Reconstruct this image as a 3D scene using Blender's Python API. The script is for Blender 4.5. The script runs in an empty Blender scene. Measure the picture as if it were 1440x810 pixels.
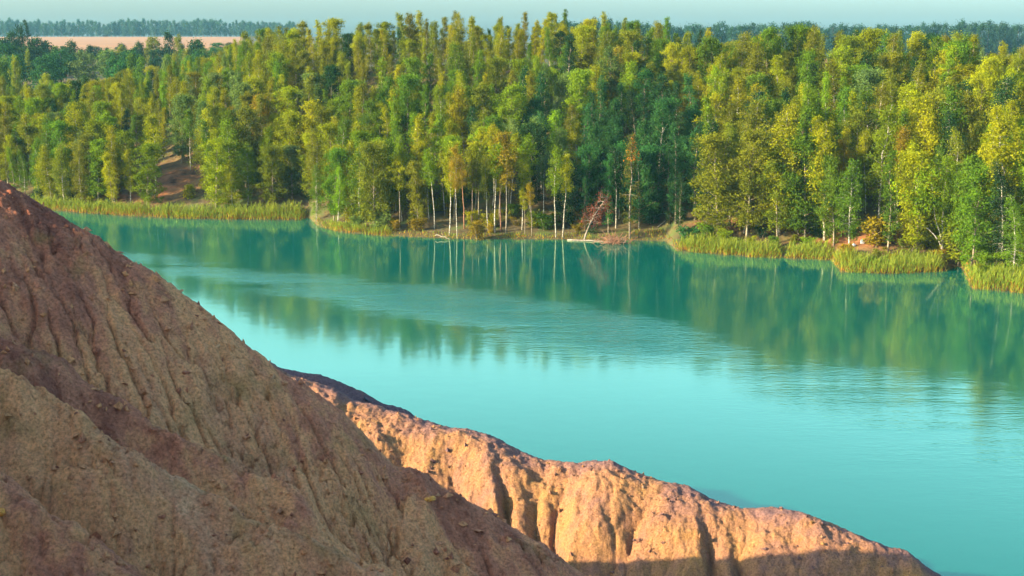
import bpy, math, random
import numpy as np
from mathutils import Vector

scene = bpy.context.scene
COL = scene.collection
R = math.radians

# ------------------------------------------------------------------ camera, world, sun, exposure
F, PX, PY = 1978.0, 720.0, 405.0            # focal length and centre of the 1440 x 810 photograph
CAMZ = 25.0
PITCH = math.atan(345.0 / F)
cam_d = bpy.data.cameras.new('camera')
cam_d.sensor_width = 36.0
cam_d.lens = 36.0 * F / 1440.0
cam_d.clip_start, cam_d.clip_end = 0.1, 12000.0
cam = bpy.data.objects.new('camera', cam_d)
cam.location = (0, 0, CAMZ)
cam.rotation_euler = (math.pi / 2 - PITCH, 0, 0)
COL.objects.link(cam)
scene.camera = cam

SUN_EL = R(21.0)
SUN_AZ_VEC = Vector((-0.93, -0.37, 0)).normalized()     # horizontal direction towards the sun
world = bpy.data.worlds.new('World')
scene.world = world
world.use_nodes = True
wn = world.node_tree.nodes; wl = world.node_tree.links
wn.clear()
w_out = wn.new('ShaderNodeOutputWorld'); w_bg = wn.new('ShaderNodeBackground')
w_sky = wn.new('ShaderNodeTexSky'); w_mul = wn.new('ShaderNodeMix')
w_sky.sky_type = 'NISHITA'; w_sky.sun_disc = False
w_sky.sun_elevation = SUN_EL
w_sky.sun_rotation = math.atan2(SUN_AZ_VEC.x, SUN_AZ_VEC.y)
w_sky.altitude = 0; w_sky.air_density = 1.0; w_sky.dust_density = 3.0; w_sky.ozone_density = 3.0
w_mul.data_type = 'RGBA'; w_mul.blend_type = 'MULTIPLY'
w_mul.inputs[0].default_value = 1.0
w_mul.inputs[7].default_value = (0.77, 1.0, 1.03, 1)
wl.new(w_sky.outputs[0], w_mul.inputs[6]); wl.new(w_mul.outputs[2], w_bg.inputs[0])
w_bg.inputs[1].default_value = 0.15
wl.new(w_bg.outputs[0], w_out.inputs[0])

sun_d = bpy.data.lights.new('sun', 'SUN')
sun_d.energy = 4.9; sun_d.angle = R(0.53); sun_d.color = (1.0, 0.85, 0.56)
sun = bpy.data.objects.new('sun', sun_d)
sv = Vector((SUN_AZ_VEC.x * math.cos(SUN_EL), SUN_AZ_VEC.y * math.cos(SUN_EL), math.sin(SUN_EL)))
sun.rotation_euler = sv.to_track_quat('Z', 'Y').to_euler()
COL.objects.link(sun)

scene.view_settings.view_transform = 'Standard'
scene.view_settings.look = 'None'
scene.view_settings.exposure = 2.05
scene.view_settings.gamma = 1.0
scene.render.engine = 'CYCLES'
scene.cycles.use_denoising = True
scene.cycles.max_bounces = 6
scene.cycles.diffuse_bounces = 3
scene.cycles.glossy_bounces = 3
scene.cycles.transmission_bounces = 3
scene.cycles.transparent_max_bounces = 8
scene.cycles.volume_bounces = 0
scene.cycles.caustics_reflective = False

# ------------------------------------------------------------------ helpers
def ray(x, y):
    u, v = (x - PX) / F, (PY - y) / F
    c, s = math.cos(PITCH), math.sin(PITCH)
    return np.array([u, c + v * s, -s + v * c])

def at_z(x, y, z=0.0):                       # the point of the level z seen at a pixel
    d = ray(x, y); k = (z - CAMZ) / d[2]
    return d[0] * k, d[1] * k

def at_y(x, y, Y):                           # the point at distance Y seen at a pixel
    d = ray(x, y); k = Y / d[1]
    return d[0] * k, Y, CAMZ + d[2] * k

def to_px(X, Y, Z):
    c, s = math.cos(PITCH), math.sin(PITCH)
    dz = Z - CAMZ
    depth = Y * c - dz * s
    up = Y * s + dz * c
    return PX + F * X / depth, PY - F * up / depth

def sstep(a, b, x):
    t = np.clip((x - a) / (b - a), 0, 1)
    return t * t * (3 - 2 * t)

def perlin(x, y, seed=0):
    x = np.asarray(x, float); y = np.asarray(y, float)
    xi = np.floor(x).astype(np.int64); yi = np.floor(y).astype(np.int64)
    fx, fy = x - xi, y - yi
    def g(ix, iy, dx, dy):
        h = (ix * 374761393 + iy * 668265263 + seed * 974634777) & 0xffffffff
        h = ((h ^ (h >> 13)) * 1274126177) & 0xffffffff
        h = h ^ (h >> 16)
        a = (h & 0xffff) * (2 * math.pi / 65536.0)
        return np.cos(a) * dx + np.sin(a) * dy
    u = fx * fx * fx * (fx * (fx * 6 - 15) + 10); v = fy * fy * fy * (fy * (fy * 6 - 15) + 10)
    a = g(xi, yi, fx, fy); b = g(xi + 1, yi, fx - 1, fy)
    c = g(xi, yi + 1, fx, fy - 1); d = g(xi + 1, yi + 1, fx - 1, fy - 1)
    return (a + (b - a) * u) * (1 - v) + (c + (d - c) * u) * v

def fbm(x, y, octv=5, seed=0, gain=0.5):
    s = 0; a = 1.0
    for i in range(octv):
        s = s + a * perlin(x * 2 ** i + 17.3 * i, y * 2 ** i - 9.1 * i, seed + i)
        a *= gain
    return s

def smax(a, b, k):
    h = np.clip(0.5 + 0.5 * (a - b) / k, 0, 1)
    return b + (a - b) * h + k * h * (1 - h)

def link(name, me, mat=None, parent=None, **props):
    o = bpy.data.objects.new(name, me)
    COL.objects.link(o)
    if mat is not None and me is not None and len(me.materials) == 0:
        me.materials.append(mat)
    if parent is not None:
        o.parent = parent
    for k, v in props.items():
        if v is not None:
            o[k] = v
    return o

def mesh_np(name, verts, faces, smooth=True, attrs=None):
    """verts (n,3), faces (m,k) of one k"""
    me = bpy.data.meshes.new(name)
    verts = np.ascontiguousarray(verts, np.float32); faces = np.ascontiguousarray(faces, np.int32)
    n, (m, k) = len(verts), faces.shape
    me.vertices.add(n); me.vertices.foreach_set('co', verts.ravel())
    me.loops.add(m * k); me.loops.foreach_set('vertex_index', faces.ravel())
    me.polygons.add(m)
    me.polygons.foreach_set('loop_start', np.arange(0, m * k, k, dtype=np.int32))
    me.polygons.foreach_set('use_smooth', np.full(m, smooth, bool))
    for an, av in (attrs or {}).items():
        a = me.attributes.new(an, 'FLOAT', 'POINT')
        a.data.foreach_set('value', np.ascontiguousarray(av, np.float32).ravel())
    me.update(calc_edges=True)
    return me

def grid_mesh(name, X, Y, Z, attrs=None):
    ny, nx = X.shape
    idx = np.arange(nx * ny).reshape(ny, nx)
    f = np.stack([idx[:-1, :-1], idx[:-1, 1:], idx[1:, 1:], idx[1:, :-1]], -1).reshape(-1, 4)
    v = np.stack([X, Y, Z], -1).reshape(-1, 3)
    return mesh_np(name, v, f, True, {k: a.ravel() for k, a in (attrs or {}).items()})

class MB:                                    # collects tubes and lumps, then one mesh
    def __init__(s): s.v, s.f, s.n = [], [], 0
    def tube(s, pts, rad, sides=6, caps=True):
        pts = np.asarray(pts, float); m = len(pts)
        rad = np.broadcast_to(np.asarray(rad, float), (m,))
        tan = np.gradient(pts, axis=0); tan /= np.linalg.norm(tan, axis=1)[:, None] + 1e-9
        ref = np.array([0.31, 0.95, 0.05]) if abs(tan[:, 2]).mean() > 0.6 else np.array([0.05, 0.1, 0.99])
        a = np.cross(tan, ref); a /= np.linalg.norm(a, axis=1)[:, None] + 1e-9
        b = np.cross(tan, a)
        th = np.arange(sides) * 2 * math.pi / sides
        ring = pts[:, None] + rad[:, None, None] * (np.cos(th)[None, :, None] * a[:, None] + np.sin(th)[None, :, None] * b[:, None])
        base = s.n
        s.v.append(ring.reshape(-1, 3)); s.n += m * sides
        i = np.arange(m - 1)[:, None] * sides; j = np.arange(sides)[None]; j2 = (j + 1) % sides
        s.f.append((base + np.stack([i + j, i + j2, i + sides + j2, i + sides + j], -1)).reshape(-1, 4))
        if caps:
            for k, fl in ((0, False), (m - 1, True)):
                s.v.append(pts[k][None]); c = s.n; s.n += 1
                jj = np.arange(sides); q = base + k * sides
                p1, p2 = q + jj, q + (jj + 1) % sides
                s.f.append(np.stack([p1, p2, np.full(sides, c), np.full(sides, c)], -1) if fl else np.stack([p2, p1, np.full(sides, c), np.full(sides, c)], -1))
    def mesh(s, name):
        f = np.concatenate(s.f); v = np.concatenate(s.v)
        me = bpy.data.meshes.new(name)
        tri = f[:, 2] == f[:, 3]
        me.from_pydata(v.tolist(), [], [list(map(int, q[:3] if t else q)) for q, t in zip(f, tri)])
        me.polygons.foreach_set('use_smooth', np.ones(len(me.polygons), bool))
        return me

# ------------------------------------------------------------------ materials
def new_mat(name):
    m = bpy.data.materials.new(name); m.use_nodes = True
    nt = m.node_tree; nt.nodes.clear()
    out = nt.nodes.new('ShaderNodeOutputMaterial')
    def N(t, **kw):
        n = nt.nodes.new(t)
        for k, v in kw.items(): setattr(n, k, v)
        return n
    return m, nt, out, N, nt.links.new

def ramp(N, stops):
    r = N('ShaderNodeValToRGB')
    e = r.color_ramp.elements
    while len(e) < len(stops): e.new(0.5)
    for k, (p, c) in zip(e, stops): k.position = p; k.color = (*c, 1)
    return r

def leaf_mat(name='leaves'):
    m, nt, out, N, L = new_mat(name)
    oi = N('ShaderNodeObjectInfo'); at = N('ShaderNodeAttribute', attribute_name='tint')
    rp = ramp(N, [(0.0, (0.46, 0.56, 0.6)), (0.5, (1, 1, 1)), (1.0, (1.34, 1.26, 0.8))])
    mul = N('ShaderNodeMix', data_type='RGBA', blend_type='MULTIPLY'); mul.inputs[0].default_value = 1
    L(at.outputs['Fac'], rp.inputs[0]); L(oi.outputs['Color'], mul.inputs[6]); L(rp.outputs[0], mul.inputs[7])
    d = N('ShaderNodeBsdfDiffuse'); t = N('ShaderNodeBsdfTranslucent'); mx = N('ShaderNodeMixShader'); mx.inputs[0].default_value = 0.36
    L(mul.outputs[2], d.inputs[0]); L(mul.outputs[2], t.inputs[0])
    L(d.outputs[0], mx.inputs[1]); L(t.outputs[0], mx.inputs[2])
    L(mx.outputs[0], out.inputs[0])
    return m

def bark_mat(name, pale, dark, scale=3.0, cut=0.52):
    m, nt, out, N, L = new_mat(name)
    tc = N('ShaderNodeTexCoord'); mp = N('ShaderNodeMapping'); mp.inputs['Scale'].default_value = (scale * 1.2, scale * 1.2, scale)
    nz = N('ShaderNodeTexNoise'); nz.inputs['Scale'].default_value = 1.6; nz.inputs['Detail'].default_value = 4
    L(tc.outputs['Object'], mp.inputs[0]); L(mp.outputs[0], nz.inputs[0])
    rp = ramp(N, [(cut - 0.12, pale), (cut + 0.1, dark)])
    L(nz.outputs[0], rp.inputs[0])
    p = N('ShaderNodeBsdfPrincipled'); p.inputs['Roughness'].default_value = 0.85
    L(rp.outputs[0], p.inputs['Base Color']); L(p.outputs[0], out.inputs[0])
    return m

def clay_mat(name, cols, warm):
    m, nt, out, N, L = new_mat(name)
    tc = N('ShaderNodeTexCoord')
    def noise(scale, detail=5, stretch=(1, 1, 1), rough=0.55):
        mp = N('ShaderNodeMapping'); mp.inputs['Scale'].default_value = stretch
        L(tc.outputs['Object'], mp.inputs[0])
        n = N('ShaderNodeTexNoise'); n.inputs['Scale'].default_value = scale; n.inputs['Detail'].default_value = detail
        n.inputs['Roughness'].default_value = rough
        L(mp.outputs[0], n.inputs[0]); return n
    big = noise(0.22, 6, (1, 1, 1.3)); mid = noise(1.6, 8, (1, 1, 0.6), 0.65); fine = noise(14, 8, (1, 1, 1), 0.7)
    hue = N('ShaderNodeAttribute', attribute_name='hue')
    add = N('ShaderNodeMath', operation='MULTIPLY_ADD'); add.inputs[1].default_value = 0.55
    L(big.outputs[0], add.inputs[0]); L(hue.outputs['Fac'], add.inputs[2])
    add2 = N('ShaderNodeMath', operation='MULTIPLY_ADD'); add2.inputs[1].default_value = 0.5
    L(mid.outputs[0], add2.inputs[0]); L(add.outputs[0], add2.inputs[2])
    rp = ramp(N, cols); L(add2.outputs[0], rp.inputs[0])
    spk = ramp(N, [(0.32, (0.50, 0.46, 0.44)), (0.5, (1.0, 1.0, 1.0)), (0.68, (1.38, 1.36, 1.33))])
    L(fine.outputs[0], spk.inputs[0])
    mul = N('ShaderNodeMix', data_type='RGBA', blend_type='MULTIPLY'); mul.inputs[0].default_value = 1
    L(rp.outputs[0], mul.inputs[6]); L(spk.outputs[0], mul.inputs[7])
    och = noise(0.7, 5, (1, 1, 1), 0.6)
    om = N('ShaderNodeMapRange'); om.inputs[1].default_value = 0.56; om.inputs[2].default_value = 0.72; om.inputs[4].default_value = 0.75
    L(och.outputs[0], om.inputs[0])
    mo = N('ShaderNodeMix', data_type='RGBA'); L(om.outputs[0], mo.inputs[0]); L(mul.outputs[2], mo.inputs[6])
    wc = N('ShaderNodeMix', data_type='RGBA', blend_type='MULTIPLY'); wc.inputs[0].default_value = 1; wc.inputs[6].default_value = (*warm, 1)
    L(spk.outputs[0], wc.inputs[7]); L(wc.outputs[2], mo.inputs[7])
    b1 = N('ShaderNodeBump'); b1.inputs['Strength'].default_value = 1.0; b1.inputs['Distance'].default_value = 0.24
    b2 = N('ShaderNodeBump'); b2.inputs['Strength'].default_value = 1.0; b2.inputs['Distance'].default_value = 0.032
    vo = noise(5.0, 8, (1, 1, 0.8), 0.7)
    L(vo.outputs[0], b1.inputs['Height']); L(fine.outputs[0], b2.inputs['Height']); L(b1.outputs[0], b2.inputs['Normal'])
    p = N('ShaderNodeBsdfPrincipled'); p.inputs['Roughness'].default_value = 0.95; p.inputs['Specular IOR Level'].default_value = 0.15
    L(mo.outputs[2], p.inputs['Base Color']); L(b2.outputs[0], p.inputs['Normal']); L(p.outputs[0], out.inputs[0])
    return m

def ground_mat():
    m, nt, out, N, L = new_mat('forest_floor')
    tc = N('ShaderNodeTexCoord')
    n = N('ShaderNodeTexNoise'); n.inputs['Scale'].default_value = 0.35; n.inputs['Detail'].default_value = 9; n.inputs['Roughness'].default_value = 0.65
    L(tc.outputs['Object'], n.inputs[0])
    litter = ramp(N, [(0.3, (0.035, 0.030, 0.014)), (0.5, (0.09, 0.06, 0.025)), (0.66, (0.06, 0.085, 0.02)), (0.8, (0.12, 0.09, 0.03))])
    L(n.outputs[0], litter.inputs[0])
    soil = ramp(N, [(0.34, (0.05, 0.026, 0.014)), (0.5, (0.20, 0.075, 0.03)), (0.68, (0.30, 0.125, 0.055))]); L(n.outputs[0], soil.inputs[0])
    at = N('ShaderNodeAttribute', attribute_name='bare')
    mx = N('ShaderNodeMix', data_type='RGBA'); L(at.outputs['Fac'], mx.inputs[0]); L(litter.outputs[0], mx.inputs[6]); L(soil.outputs[0], mx.inputs[7])
    b = N('ShaderNodeBump'); b.inputs['Strength'].default_value = 0.8; b.inputs['Distance'].default_value = 0.5; L(n.outputs[0], b.inputs['Height'])
    p = N('ShaderNodeBsdfPrincipled'); p.inputs['Roughness'].default_value = 0.95; p.inputs['Specular IOR Level'].default_value = 0.1
    L(mx.outputs[2], p.inputs['Base Color']); L(b.outputs[0], p.inputs['Normal']); L(p.outputs[0], out.inputs[0])
    return m

def field_mat():
    m, nt, out, N, L = new_mat('ripe_crop')
    tc = N('ShaderNodeTexCoord'); mp = N('ShaderNodeMapping'); mp.inputs['Scale'].default_value = (0.02, 0.09, 1); mp.inputs['Rotation'].default_value = (0, 0, 0.5)
    n = N('ShaderNodeTexNoise'); n.inputs['Scale'].default_value = 1.0; n.inputs['Detail'].default_value = 7
    L(tc.outputs['Object'], mp.inputs[0]); L(mp.outputs[0], n.inputs[0])
    r = ramp(N, [(0.3, (0.12, 0.036, 0.001)), (0.5, (0.20, 0.070, 0.002)), (0.7, (0.27, 0.105, 0.005))]); L(n.outputs[0], r.inputs[0])
    p = N('ShaderNodeBsdfPrincipled'); p.inputs['Roughness'].default_value = 1.0
    L(r.outputs[0], p.inputs['Base Color']); L(p.outputs[0], out.inputs[0])
    return m

def water_mat():
    m, nt, out, N, L = new_mat('turquoise_water')
    tc = N('ShaderNodeTexCoord')
    def noise(scale, stretch, detail, rough=0.5):
        mp = N('ShaderNodeMapping'); mp.inputs['Scale'].default_value = stretch
        L(tc.outputs['Object'], mp.inputs[0])
        n = N('ShaderNodeTexNoise'); n.inputs['Scale'].default_value = scale; n.inputs['Detail'].default_value = detail; n.inputs['Roughness'].default_value = rough
        L(mp.outputs[0], n.inputs[0]); return n
    swell = noise(0.55, (1, 1, 1), 3)
    ripp = noise(1.5, (0.6, 1.3, 1), 3, 0.65)
    at = N('ShaderNodeAttribute', attribute_name='ripple')
    patch = noise(0.10, (0.5, 1.6, 1), 5, 0.6)
    pm = N('ShaderNodeMapRange'); pm.inputs[1].default_value = 0.3; pm.inputs[2].default_value = 0.62
    L(patch.outputs[0], pm.inputs[0])
    am = N('ShaderNodeMath', operation='MULTIPLY'); L(at.outputs['Fac'], am.inputs[0]); L(pm.outputs[0], am.inputs[1])
    hs = N('ShaderNodeMath', operation='MULTIPLY'); hs.inputs[1].default_value = 0.0045; L(swell.outputs[0], hs.inputs[0])
    ha = N('ShaderNodeMath', operation='MULTIPLY_ADD'); ha.inputs[1].default_value = 0.2; ha.inputs[2].default_value = 0.0009; L(am.outputs[0], ha.inputs[0])
    hr = N('ShaderNodeMath', operation='MULTIPLY_ADD'); L(ripp.outputs[0], hr.inputs[0]); L(ha.outputs[0], hr.inputs[1]); L(hs.outputs[0], hr.inputs[2])
    b = N('ShaderNodeBump'); b.inputs['Strength'].default_value = 1.0; b.inputs['Distance'].default_value = 1.0; L(hr.outputs[0], b.inputs['Height'])
    d = N('ShaderNodeBsdfDiffuse'); d.inputs[0].default_value = (0.001, 0.078, 0.060, 1)
    g = N('ShaderNodeBsdfGlossy'); g.inputs['Roughness'].default_value = 0.075; g.inputs[0].default_value = (0.82, 1.0, 0.64, 1)
    fr = N('ShaderNodeFresnel'); fr.inputs[0].default_value = 1.6
    fm = N('ShaderNodeMath', operation='MULTIPLY'); fm.inputs[1].default_value = 2.3; L(fr.outputs[0], fm.inputs[0])
    fp = N('ShaderNodeMath', operation='POWER'); fp.inputs[1].default_value = 1.9; L(fm.outputs[0], fp.inputs[0])
    fc = N('ShaderNodeMath', operation='MINIMUM'); fc.inputs[1].default_value = 0.54; L(fp.outputs[0], fc.inputs[0])
    L(b.outputs[0], g.inputs['Normal']); L(b.outputs[0], fr.inputs['Normal'])
    mx = N('ShaderNodeMixShader'); L(fc.outputs[0], mx.inputs[0]); L(d.outputs[0], mx.inputs[1]); L(g.outputs[0], mx.inputs[2])
    L(mx.outputs[0], out.inputs[0])
    return m

def reed_mat():
    m, nt, out, N, L = new_mat('reeds')
    hh = N('ShaderNodeAttribute', attribute_name='hgt'); tt = N('ShaderNodeAttribute', attribute_name='tint')
    r = ramp(N, [(0.0, (0.34, 0.15, 0.03)), (0.28, (0.30, 0.165, 0.025)), (0.5, (0.14, 0.19, 0.018)), (1.0, (0.19, 0.215, 0.028))]); L(hh.outputs['Fac'], r.inputs[0])
    r2 = ramp(N, [(0.0, (0.36, 0.62, 0.6)), (0.5, (1, 1, 1)), (1.0, (1.5, 1.15, 0.7))]); L(tt.outputs['Fac'], r2.inputs[0])
    mul = N('ShaderNodeMix', data_type='RGBA', blend_type='MULTIPLY'); mul.inputs[0].default_value = 1
    L(r.outputs[0], mul.inputs[6]); L(r2.outputs[0], mul.inputs[7])
    d = N('ShaderNodeBsdfDiffuse'); t = N('ShaderNodeBsdfTranslucent'); mx = N('ShaderNodeMixShader'); mx.inputs[0].default_value = 0.3
    L(mul.outputs[2], d.inputs[0]); L(mul.outputs[2], t.inputs[0]); L(d.outputs[0], mx.inputs[1]); L(t.outputs[0], mx.inputs[2])
    L(mx.outputs[0], out.inputs[0])
    return m

def plain_mat(name, c1, c2, scale=6.0, rough=0.9):
    m, nt, out, N, L = new_mat(name)
    tc = N('ShaderNodeTexCoord'); n = N('ShaderNodeTexNoise'); n.inputs['Scale'].default_value = scale; n.inputs['Detail'].default_value = 6
    L(tc.outputs['Object'], n.inputs[0])
    r = ramp(N, [(0.35, c1), (0.65, c2)]); L(n.outputs[0], r.inputs[0])
    p = N('ShaderNodeBsdfPrincipled'); p.inputs['Roughness'].default_value = rough
    L(r.outputs[0], p.inputs['Base Color']); L(p.outputs[0], out.inputs[0])
    return m

M_LEAF = leaf_mat()
M_BIRCH = bark_mat('birch_bark', (0.38, 0.325, 0.24), (0.08, 0.06, 0.045), 3.0, 0.53)
M_BARK = bark_mat('grey_bark', (0.24, 0.18, 0.11), (0.09, 0.065, 0.045), 3.0)
M_DARKBARK = bark_mat('brown_bark', (0.14, 0.085, 0.05), (0.05, 0.035, 0.025), 3.0)
M_DEAD = bark_mat('dead_wood', (0.22, 0.17, 0.12), (0.12, 0.085, 0.06), 4.0)
M_TWIG = plain_mat('rusty_twigs', (0.16, 0.06, 0.028), (0.28, 0.13, 0.065), 5.0)
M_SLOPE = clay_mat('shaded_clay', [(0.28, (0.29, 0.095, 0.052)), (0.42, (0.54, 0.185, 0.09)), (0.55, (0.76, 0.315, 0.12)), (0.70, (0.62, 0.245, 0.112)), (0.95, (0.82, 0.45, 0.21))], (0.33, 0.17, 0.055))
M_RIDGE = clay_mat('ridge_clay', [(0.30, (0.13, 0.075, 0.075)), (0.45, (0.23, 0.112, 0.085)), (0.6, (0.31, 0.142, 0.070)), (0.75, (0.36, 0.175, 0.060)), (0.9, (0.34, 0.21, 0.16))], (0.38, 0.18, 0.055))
M_GROUND = ground_mat(); M_FIELD = field_mat(); M_WATER = water_mat(); M_REED = reed_mat()
M_STONE = plain_mat('pale_stone', (0.55, 0.52, 0.48), (0.75, 0.72, 0.68), 3.0)
M_BLUESTONE = plain_mat('grey_stone', (0.12, 0.11, 0.11), (0.22, 0.20, 0.19), 3.0)
M_OCHRE = plain_mat('ochre_clay', (0.42, 0.14, 0.02), (0.62, 0.25, 0.03), 18.0)
M_BIRD = plain_mat('black_feathers', (0.008, 0.010, 0.012), (0.02, 0.024, 0.028), 20.0, 0.5)

# ------------------------------------------------------------------ far terrain
shore_px = [(-500, 262), (-200, 275), (0, 288), (100, 298), (200, 305), (300, 308), (420, 309), (434, 306), (446, 318), (480, 326), (540, 332), (650, 336), (790, 337),
            (850, 338), (935, 339), (950, 352), (1060, 361), (1168, 365), (1182, 381), (1250, 384), (1330, 381), (1350, 374), (1366, 404), (1410, 409), (1440, 411), (1600, 425), (2000, 470)]
_sp = [at_z(x, y) for x, y in shore_px]
SH_T = np.array([p[0] / p[1] for p in _sp]); SH_Y = np.array([p[1] for p in _sp])
def tpx(x): return (x - 720) / F
H_T = np.array([tpx(x) for x in (-400, 0, 120, 200, 280, 350, 430, 650, 740, 860, 930, 1000, 1100, 1250, 1350, 1440, 1800)])
H_Z = np.array([9.0, 9.0, 9.2, 10.4, 13.6, 17.6, 19.2, 20.9, 20.6, 19.8, 18.4, 16.2, 15.4, 15.4, 14.6, 13.6, 12.5])
PL_Y = np.array([200, 270, 450, 700, 1500, 2600, 6000.])
PL_L = np.array([8, 9.5, 14.5, 22.3, 31.0, 34, 36.])
PL_R = np.array([9, 10.5, 12.5, 15.6, 21.0, 26, 30.])

def inland(X, Y):
    X = np.asarray(X, float); Y = np.asarray(Y, float)
    t = X / np.maximum(Y, 1.0)
    return Y - np.interp(t, SH_T, SH_Y), t

_ft = np.linspace(-2.5, 2.5, 2001); _fy = np.interp(_ft, SH_T, SH_Y)
_kn = np.exp(-(np.arange(-60, 61) / 22.0) ** 2); _kn /= _kn.sum()
_fs = np.convolve(np.pad(_fy, 60, mode='edge'), _kn, 'valid')

def ground_z(X, Y):
    X = np.asarray(X, float); Y = np.asarray(Y, float)
    d, t = inland(X, Y)
    Hh = np.interp(t, H_T, H_Z)
    ds = np.maximum(Y - np.interp(t, _ft, _fs), 0)
    dp = np.maximum(d, 0)
    hill = Hh * sstep(0, 1, np.clip((ds - 1.0) / 58.0, 0, 1) * 0.75 + 0.08) / sstep(0, 1, 0.83)
    hill = hill - Hh * sstep(0, 1, 0.08) / sstep(0, 1, 0.83)
    hill = hill * sstep(1.0, 11.0, dp)
    z = np.where(d < 0, 0.35 * d, 0.13 * np.minimum(dp, 3.5) + hill)
    z = np.maximum(z, -6)
    n = fbm(X * 0.06, Y * 0.06, 4, 3) * 1.6 + fbm(X * 0.35, Y * 0.35, 3, 8) * 0.35
    z = z + n * sstep(3, 14, d) * (1 - sstep(150, 400, d))
    wl_ = sstep(tpx(500), tpx(760), t)
    P = np.interp(Y, PL_Y, PL_L) * (1 - wl_) + np.interp(Y, PL_Y, PL_R) * wl_
    k = sstep(72, 230, d)
    return z * (1 - k) + P * k

def hit(x, y, y0=120.0, y1=330.0):           # where a pixel's line of sight meets the far ground
    d = ray(x, y); Ys = np.arange(y0, y1, 0.25)
    k = Ys / d[1]
    z = CAMZ + d[2] * k
    below = np.nonzero(z <= np.maximum(ground_z(d[0] * k, Ys), 0.0))[0]
    i = below[0] if len(below) else len(Ys) - 1
    return float(d[0] * k[i]), float(Ys[i])

tt = np.unique(np.concatenate([np.linspace(-2.2, -0.45, 30), np.linspace(-0.45, 0.45, 300), np.linspace(0.45, 2.2, 30)]))
rr = np.unique(np.concatenate([np.linspace(88, 132, 12), np.linspace(132, 270, 150), np.geomspace(270, 6000, 80)]))
T, YY = np.meshgrid(tt, rr)
XX = T * YY
ZZ = ground_z(XX, YY)
_p = to_px(XX, YY, ZZ)
bare = np.exp(-(((_p[0] - 215) / 70) ** 2 + ((_p[1] - 262 + (_p[0] - 215) * 0.25) / 22) ** 2)) * 1.3 + np.exp(-(((_p[0] - 1215) / 70) ** 2 + ((_p[1] - 335) / 14) ** 2)) * 1.4 + np.exp(-(((_p[0] - 1010) / 40) ** 2 + ((_p[1] - 316) / 9) ** 2)) * 0.9
bare = np.clip(bare * (1 + fbm(XX * 0.1, YY * 0.1, 3, 21) * 0.7), 0, 1) * (YY < 245)
link('ground', grid_mesh('ground', XX, YY, ZZ, {'bare': bare}), M_GROUND, kind='structure')

def field_sheet(t0, t1, y0, y1):
    t_, r_ = np.meshgrid(tt[(tt > t0) & (tt < t1)], rr[(rr > y0) & (rr < y1)])
    x_ = t_ * r_
    return grid_mesh('field', x_, r_, ground_z(x_, r_) + 0.12, {})
link('field', field_sheet(tpx(-700), tpx(352), 640, 1560), M_FIELD, kind='structure')
link('field', field_sheet(tpx(900), tpx(2000), 560, 800), M_FIELD, kind='structure')

# ------------------------------------------------------------------ the lake
def seg_dist(px_, py_, line):
    best = np.full(np.shape(px_), 1e9); along = np.zeros(np.shape(px_))
    L_ = 0
    for (a, b) in zip(line[:-1], line[1:]):
        a = np.array(a, float); b = np.array(b, float); ab = b - a
        k = np.clip(((px_ - a[0]) * ab[0] + (py_ - a[1]) * ab[1]) / (ab @ ab), 0, 1)
        dd = np.hypot(px_ - a[0] - k * ab[0], py_ - a[1] - k * ab[1])
        m_ = dd < best
        best = np.where(m_, dd, best); along = np.where(m_, L_ + k, along); L_ += 1
    return best, along / L_
gx = np.concatenate([np.linspace(-500, -75, 25), np.linspace(-72, 72, 220), np.linspace(75, 500, 25)])
gy = np.concatenate([np.linspace(30, 58, 10), np.linspace(60, 180, 190), np.linspace(183, 420, 40)])
WX, WY = np.meshgrid(gx, gy)
band = [at_z(*p) for p in [(120, 352), (330, 383), (500, 402), (650, 425), (780, 452), (900, 478), (1010, 503)]]
d1, a1 = seg_dist(WX, WY, band)
rip = np.exp(-(d1 / (4.6 + 1.6 * np.sin(a1 * 3.1))) ** 2) * (0.25 + 0.75 * sstep(0.05, 0.45, a1)) * (1 - 0.85 * sstep(0.8, 1.0, a1))
band2 = [at_z(*p) for p in [(1020, 500), (1130, 525), (1260, 560), (1440, 600), (1700, 640)]]
d2, a2 = seg_dist(WX, WY, band2)
rip = np.maximum(rip, 0.24 * np.exp(-(d2 / (4 + 10 * a2)) ** 2) * sstep(-0.05, 0.35, a2))
link('water', grid_mesh('water', WX, WY, np.zeros_like(WX), {'ripple': rip}), M_WATER, kind='structure')

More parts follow.
